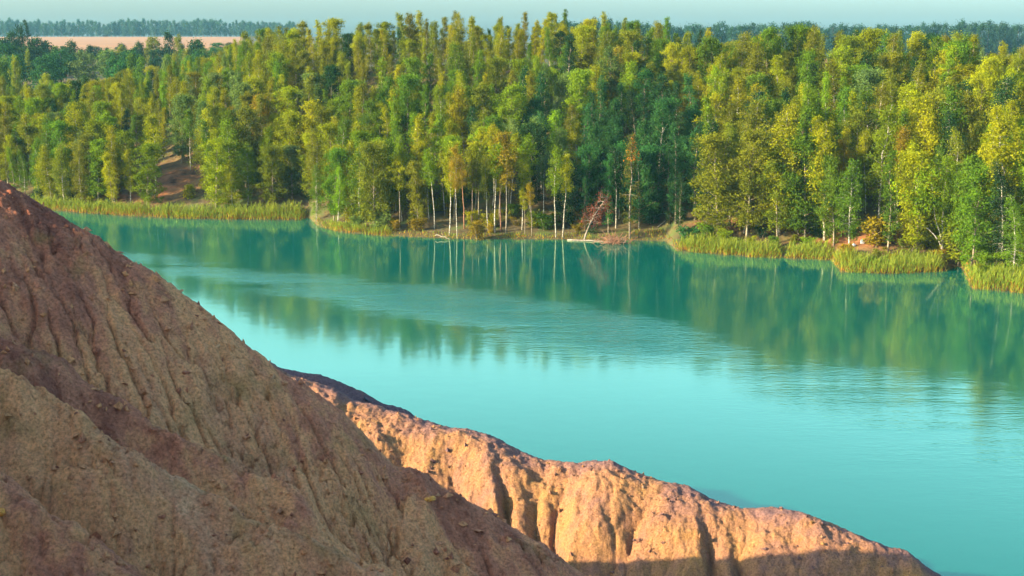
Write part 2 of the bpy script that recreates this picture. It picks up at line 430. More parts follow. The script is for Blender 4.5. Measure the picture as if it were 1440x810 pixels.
# ------------------------------------------------------------------ clay slope in front and the clay ridge beyond it
def erode(Z, hx, hy, n, batches, steps, k, cap, seed, mask):
    rng = np.random.default_rng(seed)
    Z0 = Z.copy(); ny, nx = Z.shape
    for b in range(batches):
        x = rng.uniform(2, nx - 3, n); y = rng.uniform(2, ny - 3, n)
        vx = np.zeros(n); vy = np.zeros(n); alive = np.ones(n, bool)
        D = np.zeros_like(Z)
        for s in range(steps):
            i = x.astype(int); j = y.astype(int); fx = x - i; fy = y - j
            z00, z10, z01, z11 = Z[j, i], Z[j, i + 1], Z[j + 1, i], Z[j + 1, i + 1]
            gxx = ((z10 - z00) * (1 - fy) + (z11 - z01) * fy) / hx
            gyy = ((z01 - z00) * (1 - fx) + (z11 - z10) * fx) / hy
            vx = 0.55 * vx - gxx; vy = 0.55 * vy - gyy
            l = np.hypot(vx, vy) + 1e-6
            amt = k * np.clip(np.hypot(gxx, gyy), 0, 1.5) * min(1, s / 12) * alive * mask[j, i]
            for (jj, ii, w) in ((j, i, (1 - fx) * (1 - fy)), (j, i + 1, fx * (1 - fy)), (j + 1, i, (1 - fx) * fy), (j + 1, i + 1, fx * fy)):
                np.add.at(D, (jj, ii), amt * w)
            x = x + vx / l * 0.9; y = y + vy / l * 0.9 * (hx / hy)
            alive &= (x > 2) & (x < nx - 3) & (y > 2) & (y < ny - 3)
            x = np.clip(x, 2, nx - 3.01); y = np.clip(y, 2, ny - 3.01)
        Z = np.maximum(Z - D, Z0 - cap)
    return Z

def crest(pxs, Y0, Y1):
    P = []
    n = len(pxs) - 1
    for i, (x, y) in enumerate(pxs):
        P.append(at_y(x, y, Y0 + (Y1 - Y0) * i / n))
    P = np.array(P)
    return P

def ext(P, left_slope, right_slope):
    a, b = P[0], P[-1]
    return np.vstack([[a[0] - 8, a[1], a[2] + 8 * left_slope[0]], [a[0] - 40, a[1], a[2] + left_slope[1]], ][::-1] + [P] + [[b[0] + 40, b[1], b[2] - 40 * right_slope]])

def spur(X, Y, P, front, back, rnd):
    yc = np.interp(X, P[:, 0], P[:, 1]); zc = np.interp(X, P[:, 0], P[:, 2])
    d = yc - Y
    rr_ = np.where(d > 0, rnd, min(rnd, 0.6))
    s = np.sqrt(d * d + rr_ * rr_) - rr_
    return zc - np.where(d > 0, front, back) * s, d

A_px = [(0, 252), (60, 290), (150, 345), (240, 400), (320, 465), (380, 514), (409, 532), (462, 565), (502, 603), (525, 626), (552, 653), (583, 658), (602, 668), (617, 687), (648, 699), (698, 730), (763, 768), (820, 806)]
A = ext(crest(A_px, 35.0, 35.0), (0.12, 1.2), 0.62)
A[0] = (-70, 35, 15.0); A[1] = (-22, 35, 19.3)
B = ext(crest([(0, 522), (60, 558), (160, 605), (215, 640), (310, 700), (420, 755), (520, 805)], 28.6, 27.5), (0.5, 7), 0.6)
Bq = ext(crest([(60, 500), (165, 565), (250, 612), (330, 655), (420, 705), (445, 735), (530, 800)], 30.4, 29.5), (0.5, 7), 0.6)
Cc = ext(crest([(0, 675), (45, 705), (95, 740), (140, 775), (185, 812)], 25.2, 24.6), (0.5, 6), 0.6)

def axis(lo, f0, f1, hi, h, g=1.25):
    a = list(np.arange(f0, f1, h)); s = h
    x = f0; L_ = []
    while x > lo: s *= g; x -= s; L_.append(x)
    s = h; x = a[-1]; H_ = []
    while x < hi: s *= g; x += s; H_.append(x)
    return np.array(L_[::-1] + a + H_)

hx = hy = 0.043
ax = axis(-70, -14.6, 5.4, 30, hx); ay = axis(-40, 20.0, 38.0, 46, hy)
SX, SY = np.meshgrid(ax, ay)
wx = SX + fbm(SX * 0.3, SY * 0.3, 3, 40) * 0.6; wy = SY + fbm(SX * 0.35, SY * 0.35, 3, 44) * 0.7
zA, dA = spur(SX, SY, A, 0.80, 1.0, 0.5)
zB, dB = spur(wx, wy, B, 1.35, 1.7, 0.22)
zQ, dQ = spur(wx, wy, Bq, 1.2, 1.2, 0.3)
zC, dC = spur(wx, wy, Cc, 1.0, 1.4, 0.3)
# ribs that run down the big face
fall = SX * 0.78 + SY * 0.62                 # constant along the fall line
rib = (0.5 - np.abs(perlin(fall * 0.62 + fbm(SX * .4, SY * .4, 2, 61) * 0.35, SX * 0.03, 71))) * 0.85 + (0.5 - np.abs(perlin(fall * 1.7 + fbm(SX * .8, SY * .8, 2, 63) * 0.3, SX * 0.08, 75))) * 0.10
zA = zA + (rib - 0.45) * sstep(0.3, 3.5, dA) * 0.75
ck = np.abs(perlin(fall * 1.9 + fbm(SX * 1.1, SY * 1.1, 3, 81) * 0.55, SX * 0.16, 83))
ckm = sstep(0.05, 0.35, perlin(SX * 0.45, SY * 0.45, 85)) * sstep(0.5, 1.8, dA)
zA = zA - 0.17 * np.exp(-(ck / 0.05) ** 2) * ckm
Z = smax(zA, zQ, 0.25); Z = smax(Z, zB, 0.18); Z = smax(Z, zC, 0.25)
cam_hill = 23.3 + 0.02 * np.minimum(-SX, 0) - 0.95 * np.maximum(SY - 1.2, 0) - 0.7 * np.maximum(SX - 6, 0) + 0.6 * np.clip((-SX - 4) / 20, 0, 1)
Z = smax(Z, cam_hill, 0.4)
shade_hill = 33.4 - 2.4 * (np.sqrt(np.maximum(np.hypot((SX + 34) / 1.25, SY - 14.0) - 9.0, 0) ** 2 + 1) - 1)  # unseen hill, added and steepened to keep the near slope in shade
Z = smax(Z, shade_hill, 1.0)
vis = sstep(-14.6, -13.8, SX) * (1 - sstep(4.6, 5.3, SX)) * sstep(20.0, 21.0, SY) * (1 - sstep(37.0, 37.9, SY))
crest_soft = sstep(-0.6, 0.6, dA)
Z = Z + (fbm(SX * 0.9, SY * 0.9, 5, 50) * 0.24 - 0.13 * np.maximum(0.12 - np.abs(fbm(SX * 1.3, SY * 1.6, 3, 52)), 0) / 0.12 * sstep(-0.1, 0.3, perlin(SX * 0.5, SY * 0.5, 53)) + fbm(SX * 4, SY * 4, 5, 55, 0.65) * 0.085) * (0.45 + 0.55 * crest_soft)
i0, i1 = np.searchsorted(ax, -14.6), np.searchsorted(ax, 5.35); j0, j1 = np.searchsorted(ay, 20.0), np.searchsorted(ay, 37.95)
sub = Z[j0:j1, i0:i1]
Z[j0:j1, i0:i1] = erode(sub, hx, hy, 2500, 16, 90, 0.0027, 0.19, 5, (vis * (0.12 + 0.88 * sstep(0.1, 1.6, dA)))[j0:j1, i0:i1])
Z = Z + fbm(SX * 11, SY * 11, 3, 58, 0.65) * 0.018 * vis
dom = np.stack([zA, zQ, zB, zC]).argmax(0); blend = np.choose(dom, [0.0, -0.15, 0.12, -0.03])  # tone per spur paints in fold shading: rib darker, front spur lighter
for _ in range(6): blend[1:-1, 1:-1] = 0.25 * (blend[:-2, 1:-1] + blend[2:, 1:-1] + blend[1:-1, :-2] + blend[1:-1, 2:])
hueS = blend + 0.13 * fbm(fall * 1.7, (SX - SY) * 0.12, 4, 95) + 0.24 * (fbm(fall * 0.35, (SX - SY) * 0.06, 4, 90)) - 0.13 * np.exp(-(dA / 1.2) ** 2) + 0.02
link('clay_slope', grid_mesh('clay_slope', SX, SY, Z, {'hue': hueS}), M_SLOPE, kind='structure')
def slope_z(x, y):
    j = min(max(np.searchsorted(ay, y), 1), len(ay) - 1); i = min(max(np.searchsorted(ax, x), 1), len(ax) - 1)
    return float(Z[j, i])
SLOPE = (ax, ay, Z)

# the ridge
R_px = [(380, 512), (405, 527), (440, 536), (470, 548), (500, 563), (535, 573), (565, 583), (594, 592), (644, 603), (686, 611), (724, 630), (766, 649), (812, 653), (835, 648), (862, 651), (889, 664), (938, 680),
        (969, 685), (1000, 702), (1044, 717), (1093, 717), (1129, 722), (1173, 738), (1200, 751), (1249, 770), (1275, 776), (1324, 809), (1380, 850)]
Rc = []
for (x, y) in R_px:
    Rc.append(at_y(x, y, 60.0 - 10.0 * (x - 380) / 1000.0))
Rc = ext(np.array(Rc), (0.35, 8), 0.55)
K_px = [(350, 505), (399, 520), (449, 526), (479, 539), (514, 554), (537, 567), (571, 577), (590, 592), (610, 612), (640, 640)]
Kc = ext(np.array([at_y(x, y, 63.5) for x, y in K_px]), (0.35, 8), 1.2)
hx2 = 0.068; hy2 = 0.075
bx = axis(-60, -14.0, 21.0, 40, hx2); by = axis(36, 42.0, 65.0, 78, hy2)
RX, RY = np.meshgrid(bx, by)
zR, dR = spur(RX, RY, Rc, 1.05, 0.8, 2.0)
zK, dK = spur(RX, RY, Kc, 0.9, 0.8, 0.5)
# gullies: buttresses pillow out between them, each gully drifts to the right on its way down
dep = np.maximum(dR, 0)
gul_px = [380, 436, 486, 562, 622, 688, 764, 806, 905, 975, 1040, 1105, 1185, 1260, 1330, 1400]
gul_dr = [0.25, 0.25, 0.2, 0.05, 0.1, 0.42, -0.15, -0.5, -0.15, 0.1, -0.1, 0.15, 0.1, 0.2, 0.2, 0.2]
gX = np.array([at_y(x, 640, 60.0 - 10.0 * (x - 380) / 1000.0)[0] for x in gul_px])
bul = np.zeros_like(RX); wig = fbm(RX * 0.35, RY * 0.35, 3, 101) * 0.5
drift = np.interp(RX, gX, gul_dr)
U = RX - drift * dep + wig * sstep(0.2, 2, dep)
k = np.clip(np.searchsorted(gX, U) - 1, 0, len(gX) - 2)
w = gX[k + 1] - gX[k]; u = np.clip((U - gX[k]) / w, 0, 1)
bul = (1 - np.abs(2 * u - 1) ** 1.7) * np.clip(w, 1, 3.6) * 0.45 * (0.75 + 0.5 * perlin(RX * 0.5, RY * 0.5, 150))
far_r = sstep(8, 11, RX)
zR = zR + (bul - 0.75) * sstep(0.2, 3.4, dep) * (1 - 0.5 * far_r) 
sub_r = 0.5 - np.abs(perlin(U * 1.3, RY * 0.12, 111))
zR = zR + (sub_r - 0.35) * 0.07 * sstep(0.3, 2.0, dep)
# the smooth saddle tops slope gently to the front
Z2 = smax(zR, zK, 0.15)
shade_saddle = 11.8 - 0.8 * np.maximum(np.abs(RX + 21) - 2, 0) - 0.9 * np.maximum(RY - 46, 0)  # out-of-view saddle, added to cast shade on the ridge's lower face
Z2 = smax(Z2, shade_saddle, 0.5)
lump = fbm(RX * 0.7, RY * 0.7, 5, 120, 0.5) * 0.32 + fbm(RX * 2.6, RY * 2.6, 5, 125, 0.62) * 0.11
Z2 = Z2 + lump * (0.3 + 0.7 * sstep(-0.3, 0.8, dR))
vis2 = sstep(-14, -13, RX) * (1 - sstep(20, 20.9, RX)) * sstep(42, 43, RY) * (1 - sstep(64, 64.9, RY))
i0, i1 = np.searchsorted(bx, -14.0), np.searchsorted(bx, 20.95); j0, j1 = np.searchsorted(by, 42.0), np.searchsorted(by, 64.95)
Z2[j0:j1, i0:i1] = erode(Z2[j0:j1, i0:i1], hx2, hy2, 2500, 6, 60, 0.0028, 0.10, 9, (vis2 * (0.1 + 0.9 * sstep(0.2, 2.0, dR)))[j0:j1, i0:i1])
Z2 = Z2 + fbm(RX * 6, RY * 6, 3, 130, 0.65) * 0.045 * vis2
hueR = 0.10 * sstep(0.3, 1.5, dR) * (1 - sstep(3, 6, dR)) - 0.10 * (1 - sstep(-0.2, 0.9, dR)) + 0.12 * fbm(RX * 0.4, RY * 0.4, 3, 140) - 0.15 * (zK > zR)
RIDGE = (bx, by, Z2)
link('clay_ridge', grid_mesh('clay_ridge', RX, RY, Z2, {'hue': hueR}), M_RIDGE, kind='structure')
# ------------------------------------------------------------------ trees: one mesh pair (trunk with limbs, crown) per variety, copied tree by tree
def leaves_mesh(name, P, tint, size, rng, outward=None, bias=0.6, aspect=0.62):
    n = len(P)
    nrm = rng.normal(size=(n, 3)); nrm /= np.linalg.norm(nrm, axis=1)[:, None]
    if outward is not None:
        nrm = nrm + bias * outward; nrm /= np.linalg.norm(nrm, axis=1)[:, None] + 1e-9
    r = rng.normal(size=(n, 3)); a = np.cross(nrm, r); a /= np.linalg.norm(a, axis=1)[:, None] + 1e-9
    b = np.cross(nrm, a)
    s = (size * rng.uniform(0.6, 1.3, n))[:, None]
    q = np.stack([P + a * s, P + b * s * aspect, P - a * s, P - b * s * aspect], 1).reshape(-1, 3)
    return mesh_np(name, q, np.arange(4 * n).reshape(n, 4), False, {'tint': np.repeat(tint, 4)})

def profile(kind, v):
    if kind == 'birch': return 1.75 * v ** 0.45 * (1 - v) ** 0.9 + 0.06
    if kind == 'round': return 1.65 * np.minimum(v + 0.12, 1) ** 0.45 * (1.02 - v) ** 0.7
    if kind == 'dome': return 1.08 * np.sqrt(np.maximum(1 - (2 * v - 0.85) ** 2 / 1.35, 0.02))
    if kind == 'cone': return 0.95 * (1 - v) ** 0.75 * np.minimum(1, 0.45 + 3.0 * v) + 0.05
    if kind == 'spruce': return 1.0 * (1 - v) ** 0.9 * np.minimum(1, 0.6 + 3 * v) + 0.03
    return 1.0 + 0 * v

def build_tree(name, kind, H, c0, Rm, seed, n_br, per, leaf, lean=0.0, curve=0.0, bend0=0.0, fork=False, r0=None, droop=0.0, up=0.7, sig=0.26, gap=0.25, stems=1, tip=None):
    """trunk mesh, crown mesh; lean: sideways metres at the top (+x), curve: bow, bend0: how far the foot swings out"""
    rng = np.random.default_rng(seed)
    mb = MB(); leafP = []; leafT = []; leafO = []
    r0 = r0 or H * 0.0095
    az0 = rng.uniform(0, 6.28)
    for st in range(stems):
        hs = np.linspace(0, 1, 11)
        off = (st - (stems - 1) / 2) * 0.25
        la = lean + (rng.normal() * 0.5 + (st - (stems - 1) / 2) * Rm * 0.55 if stems > 1 else 0)
        Hs = H * (1 if st == 0 else rng.uniform(0.78, 0.97))
        wob = np.cumsum(rng.normal(size=(11, 2)) * 0.012 * Hs, axis=0) * hs[:, None]
        px_ = off + la * hs + curve * np.sin(hs * math.pi) + bend0 * (1 - np.exp(-hs * 7)) + wob[:, 0]
        py_ = wob[:, 1] + rng.normal() * 0.03 * Hs * hs
        path = np.stack([px_, py_, hs * Hs - 0.25 * (hs == 0)], 1)
        rad = r0 * (1 - hs) ** 0.8 + 0.012
        rad[0] *= 1.35
        mb.tube(path, rad, 7)
        if stems > 1: nb = max(4, n_br // stems)
        else: nb = n_br
        us = c0 + (1 - c0) * (np.arange(nb) + rng.uniform(0, 1, nb)) / nb
        az = az0 + np.arange(nb) * 2.399 + rng.normal(size=nb) * 0.5
        for i in range(nb):
            u = us[i]; v = (u - c0) / (1 - c0)
            if rng.uniform() < gap * 0.4: continue
            Rr = Rm * profile(kind, v) * rng.uniform(0.55, 1.12) * (0.75 if stems > 1 else 1)
            p0 = np.array([np.interp(u, hs, path[:, k]) for k in range(3)])
            el = up * (0.4 + 0.9 * v) + rng.normal() * 0.15
            if kind == 'spruce': el = -0.1 - 0.25 * (1 - v) + 0.5 * v
            dr = np.array([math.cos(az[i]) * math.cos(el), math.sin(az[i]) * math.cos(el), math.sin(el)])
            L_ = Rr / max(math.cos(el), 0.35)
            ks = np.linspace(0, 1, 5)
            bp = p0 + dr * (ks * L_)[:, None]
            bp[:, 2] -= droop * L_ * ks ** 2 * 0.6
            if bp[-1, 2] > Hs * 1.02: bp[:, 2] = np.minimum(bp[:, 2], Hs * (0.97 + 0.05 * rng.uniform()))
            mb.tube(bp, np.maximum(r0 * 0.42 * (1 - u * 0.6) * (1 - ks), 0.011), 4, False)
            ct = rng.uniform(0, 1)
            nsp = max(2, int(L_ * 2.4))
            for s_ in range(nsp):
                q = rng.uniform(0.25, 1.06) ** 0.8
                c = np.array([np.interp(min(q, 1), ks, bp[:, k]) for k in range(3)]) + rng.normal(size=3) * sig * 0.8
                m = int(per * rng.uniform(0.5, 1.4))
                pts = c + rng.normal(size=(m, 3)) * np.array([sig, sig, sig * 0.75])
                if droop > 0:
                    pts[:, 2] -= rng.exponential(droop * 0.55, m) * (rng.uniform(size=m) < 0.6)
                leafP.append(pts)
                leafT.append(np.clip(0.55 * ct + 0.2 * rng.uniform() + 0.25 * rng.uniform(size=m), 0, 1))
                o = c - np.array([p0[0], p0[1], c[2] - 0.55]); o /= np.linalg.norm(o) + 1e-6
                leafO.append(np.repeat(o[None], m, 0))
        m = int(per * 1.6)                                     # leader
        zt = rng.uniform(0.80, 1.0, m) ** 0.6
        ctr = np.stack([np.interp(zt, hs, path[:, k]) for k in range(3)], 1)
        leafP.append(ctr + rng.normal(size=(m, 3)) * sig * 0.6 * np.array([1, 1, 1.0])); leafT.append(rng.uniform(0.2, 0.9, m)); leafO.append(np.tile([[0, 0, 1.0]], (m, 1)))
    P = np.concatenate(leafP); tt_ = np.concatenate(leafT); O = np.concatenate(leafO)
    keep = P[:, 2] > 0.1
    P, tt_, O = P[keep], tt_[keep], O[keep]
    return mb.mesh(name + '_trunk'), leaves_mesh(name + '_crown', P, tt_, leaf, rng, O), (P[:, 2].max())

TINTS = {
    'yellow-green': (0.195, 0.195, 0.006), 'lime green': (0.125, 0.185, 0.008), 'olive': (0.130, 0.135, 0.010), 'leaf-green': (0.074, 0.128, 0.010),
    'dark green': (0.022, 0.050, 0.015), 'blue-green': (0.030, 0.085, 0.022), 'golden': (0.20, 0.14, 0.010), 'rust-orange': (0.30, 0.10, 0.014), 'grey-green': (0.095, 0.135, 0.032),
}
def with_mat(me, m): me.materials.append(m); return me
VAR = {}
def add_var(key, name, kind, bark, specs):
    VAR[key] = []
    for i, sp in enumerate(specs):
        tr, cr, top = build_tree(name, kind, seed=1000 + 37 * len(VAR) + i, **sp)
        VAR[key].append((with_mat(tr, bark), with_mat(cr, M_LEAF), top, sp['H'], name))

add_var('birch', 'birch_tree', 'birch', M_BIRCH, [dict(H=12 + (i % 3), c0=[.14, .2, .28, .16, .22, .12][i], Rm=[2.4, 2.05, 1.9, 2.7, 2.2, 2.5][i], n_br=60, per=50, leaf=.098, sig=.3, droop=[.6, .9, .7, 1.0, .5, .8][i], lean=[.3, -.5, .8, -.2, .6, -.9][i], curve=[.2, -.3, .3, .1, -.2, .3][i]) for i in range(6)])
add_var('aspen', 'aspen_tree', 'round', M_BARK, [dict(H=11 + (i % 2), c0=[.1, .16, .08, .14, .12][i], Rm=[2.7, 2.3, 3.0, 2.5, 2.2][i], n_br=60, per=52, leaf=.108, sig=.32, lean=[.2, -.3, .4, -.2, .1][i], up=.75, gap=.4) for i in range(5)])
add_var('slender', 'slender_tree', 'cone', M_BARK, [dict(H=12 + (i % 2), c0=[.12, .1, .15, .12, .1, .14][i], Rm=[1.6, 1.35, 1.75, 1.45, 1.85, 1.25][i], n_br=64, per=46, leaf=.096, up=.85, sig=.24, gap=.35, lean=[.1, -.2, .2, -.1, .15, .05][i]) for i in range(6)])
add_var('tall', 'birch_tree', 'birch', M_BIRCH, [dict(H=13, c0=[.5, .56, .46, .6][i], Rm=[1.8, 1.6, 2.0, 1.6][i], n_br=36, per=48, leaf=.1, droop=.5, lean=[.3, -.4, .6, .1][i], curve=[.15, -.2, .2, -.1][i], r0=.085) for i in range(4)])
add_var('pole', 'bare_stemmed_tree', 'birch', M_BARK, [dict(H=11, c0=[.55, .62, .5][i], Rm=[1.3, 1.1, 1.5][i], n_br=30, per=46, leaf=.1, lean=[.3, -.3, .2][i], r0=.08) for i in range(3)])
add_var('spruce', 'spruce_tree', 'spruce', M_DARKBARK, [dict(H=13, c0=[.06, .1][i], Rm=[2.0, 1.7][i], n_br=80, per=26, leaf=.10, sig=.2) for i in range(2)])
add_var('shrub', 'shrub', 'round', M_BARK, [dict(H=[2.6, 2.0, 3.2, 1.7][i], c0=.05, Rm=[1.1, 1.0, 1.2, .9][i], n_br=36, per=26, leaf=.10, stems=3, sig=.22, r0=.04, up=.9) for i in range(4)])

def plant(var, idx, X, Y, Z, h, rz, tint, label, cat, group=None, sx=1.0, bark=None, jit=0.0, name=None):
    tr, cr, top, H0, nm = VAR[var][idx % len(VAR[var])]
    s = h / top
    e = bpy.data.objects.new(name or nm, None); COL.objects.link(e)
    e.location = (X, Y, Z); e.rotation_euler = (0, 0, rz); e.scale = (s * sx, s * sx, s)
    e.empty_display_size = 0.3
    t = bpy.data.objects.new('trunk', tr); COL.objects.link(t); t.parent = e
    if bark is not None:
        t.material_slots[0].link = 'OBJECT'; t.material_slots[0].material = bark
    c = bpy.data.objects.new('crown', cr); COL.objects.link(c); c.parent = e
    c.color = (*tint, 1)
    e['label'] = label; e['category'] = cat
    if group: e['group'] = group
    return e

rnd = random.Random(11)
def gz(x, y): return float(ground_z(np.array([x]), np.array([y]))[0])
def jitter(c, a, r=None):
    r = r or rnd
    k = 1 + r.uniform(-a, a)
    return tuple(max(0.004, v * k * (1 + r.uniform(-a * 0.4, a * 0.4))) for v in c)

SIG = []           # footprints of the hand-placed trees
def sig(var, idx, bx_, by_, topy, tint, label, cat='tree', rz=0.0, sx=1.0, bark=None, name=None, group=None):
    X, Y = hit(bx_, by_)
    Zg = gz(X, Y)
    p = to_px(X, Y, Zg)
    zt = at_y(bx_, topy, Y)[2]
    SIG.append((X, Y, 1.6))
    return plant(var, idx, X, Y, Zg - 0.05, zt - Zg, rz, jitter(TINTS[tint], 0.08), label, cat, group, sx, bark, name=name)

# --- trees one can single out in the photograph
sig('tall', 0, 218, 279, 158, 'yellow-green', 'white-stemmed birch standing before the patch of bare red soil', rz=0.2, sx=1.15)
sig('tall', 1, 268, 240, 150, 'leaf-green', 'thin pale birch above the patch of bare red soil', rz=2.0)
sig('birch', 1, 70, 263, 163, 'leaf-green', 'slim birch with bare lower stem behind the left end of the long reed bed', rz=1.0, sx=0.75)
sig('birch', 4, 28, 258, 172, 'leaf-green', 'thin leafy birch nearest the clay slope at the left edge of the photo', rz=2.2, sx=0.75)
sig('birch', 0, 110, 268, 140, 'yellow-green', 'broad leaning birch above the left reeds with lit drooping twigs', rz=0.0)
sig('birch', 3, 145, 272, 190, 'yellow-green', 'bushy low birch with bright yellow leaves left of the bare red soil', rz=0.9)
sig('tall', 2, 303, 286, 232, 'leaf-green', 'small single birch standing behind the middle of the long reed bed', rz=0.6)
sig('birch', 5, 487, 304, 195, 'yellow-green', 'birch with a bright white stem on the grassy left end of the promontory', rz=3.0, sx=0.8)
sig('birch', 2, 540, 318, 195, 'yellow-green', 'broad yellow-green birch on the left half of the promontory bank', rz=1.2)
sig('pole', 0, 562, 322, 215, 'yellow-green', 'young tree with a leaning pale stem low on the promontory', rz=1.0)
sig('tall', 3, 611, 322, 205, 'lime green', 'birch with a thin stem curving left on the promontory bank', rz=2.9)
sig('tall', 0, 632, 332, 208, 'yellow-green', 'straight pale birch at the water, left neighbour of the tallest white stem', rz=0.4)
sig('tall', 1, 643, 335, 200, 'golden', 'white birch stem at the water edge under a rusty thin crown', rz=1.2, sx=0.75)
sig('pole', 1, 653, 322, 215, 'golden', 'orange-stemmed bare tree just behind the white stem on the promontory', rz=2.2, bark=M_TWIG)
sig('pole', 2, 664, 320, 205, 'olive', 'brown bare stem behind the yellow waterside bush', rz=0.1, bark=M_DARKBARK)
sig('pole', 0, 674, 317, 200, 'yellow-green', 'grey bare stem rising behind the yellow waterside bush', rz=2.6)
sig('tall', 2, 686, 326, 212, 'olive', 'pale crooked birch right of the yellow waterside bush', rz=1.8, sx=0.8)
sig('tall', 3, 696, 328, 190, 'lime green', 'white birch with black patches right of the waterside bush', rz=0.2)
sig('pole', 1, 705, 326, 205, 'yellow-green', 'reddish thin stem between two pale birches on the promontory', rz=0.9, bark=M_TWIG)
sig('pole', 2, 712, 330, 182, 'golden', 'tall tree on the promontory with an orange patch high in its crown', rz=0.3)
sig('pole', 0, 738, 330, 262, 'yellow-green', 'short yellowing sapling at the right end of the promontory bank', rz=1.4)
sig('pole', 1, 748, 332, 255, 'golden', 'thin sapling with scattered golden leaves on the promontory end', rz=2.4)
sig('tall', 0, 782, 335, 203, 'lime green', 'pale stem bending out over the water, left of a twin', rz=3.3, sx=0.9)
sig('tall', 1, 791, 335, 210, 'yellow-green', 'pale stem bending out over the water, right of a twin', rz=3.0, sx=0.9)
sig('tall', 2, 866, 322, 200, 'dark green', 'slim dim stem in the shaded inlet beside the orange-topped tree', rz=1.1)
sig('birch', 1, 1046, 330, 228, 'yellow-green', 'small leaning birch behind the left end of the right reed bed', rz=3.4, sx=0.9)
sig('birch', 3, 1096, 330, 150, 'yellow-green', 'large drooping birch over the dark rocks on the right bank', rz=2.5, sx=1.0)
sig('birch', 0, 1160, 338, 165, 'yellow-green', 'wide birch with several leaning white stems behind the right reeds', rz=3.6, sx=1.1)
sig('tall', 1, 1186, 320, 190, 'golden', 'white-stemmed birch above the slope of orange undergrowth', rz=0.3)
sig('tall', 3, 1217, 300, 180, 'yellow-green', 'pair-like thin birch behind the pale boulder', rz=1.3)
sig('tall', 0, 1262, 320, 175, 'golden', 'upright white birch with golden leaves right of the pale boulder', rz=1.9)
sig('birch', 2, 1326, 362, 215, 'lime green', 'bright green birch leaning left over the forked pale stem', rz=3.5)
sig('birch', 4, 1405, 362, 158, 'yellow-green', 'big birch with a long white stem leaning left on the right shore', rz=3.2, sx=1.15)
sig('birch', 5, 1428, 362, 175, 'lime green', 'drooping birch with twin white stems by the right edge of the photo', rz=3.0, sx=1.1)
sig('birch', 1, 1450, 372, 200, 'leaf-green', 'birch half cut off by the right edge above the nearest reeds', rz=0.4)
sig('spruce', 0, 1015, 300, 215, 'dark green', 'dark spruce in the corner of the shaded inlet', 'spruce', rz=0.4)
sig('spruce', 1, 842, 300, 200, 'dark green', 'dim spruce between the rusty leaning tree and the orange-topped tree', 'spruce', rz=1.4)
# the lone orange-topped tree: crown of its own
def lone_tree():
    X, Y = hit(886, 336); Zg = gz(X, Y); h = at_y(886, 190, Y)[2] - Zg
    SIG.append((X, Y, 2.2))
    tr, cr, top = build_tree('lone', 'cone', h, 0.18, 1.6, 77, 52, 26, .11, lean=0.25, bend0=-0.1, sig=.26, gap=.7, r0=.13, up=0.1, droop=0.2)
    e = bpy.data.objects.new('birch_tree', None); COL.objects.link(e); e.location = (X, Y, Zg - 0.05)
    e['label'] = 'lone slim tree with a rust-orange top against the dark inlet'; e['category'] = 'tree'
    link('trunk', with_mat(tr, M_BARK), None, e)
    c = link('crown', with_mat(cr, M_LEAF), None, e); c.color = (0.09, 0.085, 0.015, 1)
    rng = np.random.default_rng(5); n = 300
    z = h * (1 - 0.24 * rng.uniform(size=n) ** 0.8); rr_ = (h - z) * 0.42 + 0.05; a = rng.uniform(0, 6.28, n)
    P = np.stack([0.15 + rr_ * np.cos(a) * rng.uniform(0.2, 1, n), rr_ * np.sin(a) * rng.uniform(0.2, 1, n), z], 1)
    c2 = link('crown', with_mat(leaves_mesh('orange_top', P, rng.uniform(0.2, 1, n), .13, rng), M_LEAF), None, e, label='rust-orange top of the crown'); c2.color = (0.33, 0.12, 0.015, 1)
lone_tree()

# --- the rest of the wood
def zone(px):
    for lim, nm in ((150, 'over the left reeds'), (330, 'by the bare soil'), (440, 'over the left cove'), (560, 'behind promontory left end'), (680, 'behind mid promontory'),
                    (800, 'behind promontory right end'), (960, 'over the shaded inlet'), (1090, 'over the dark rocks'), (1220, 'behind the right reeds'), (1340, 'over the orange undergrowth')):
        if px < lim: return nm
    return 'over the far-right shore'
def row(d):
    for lim, nm in ((7, 'at the water'), (18, 'low down'), (32, 'midway up'), (47, 'high up')):
        if d < lim: return nm
    return 'on the hilltop'

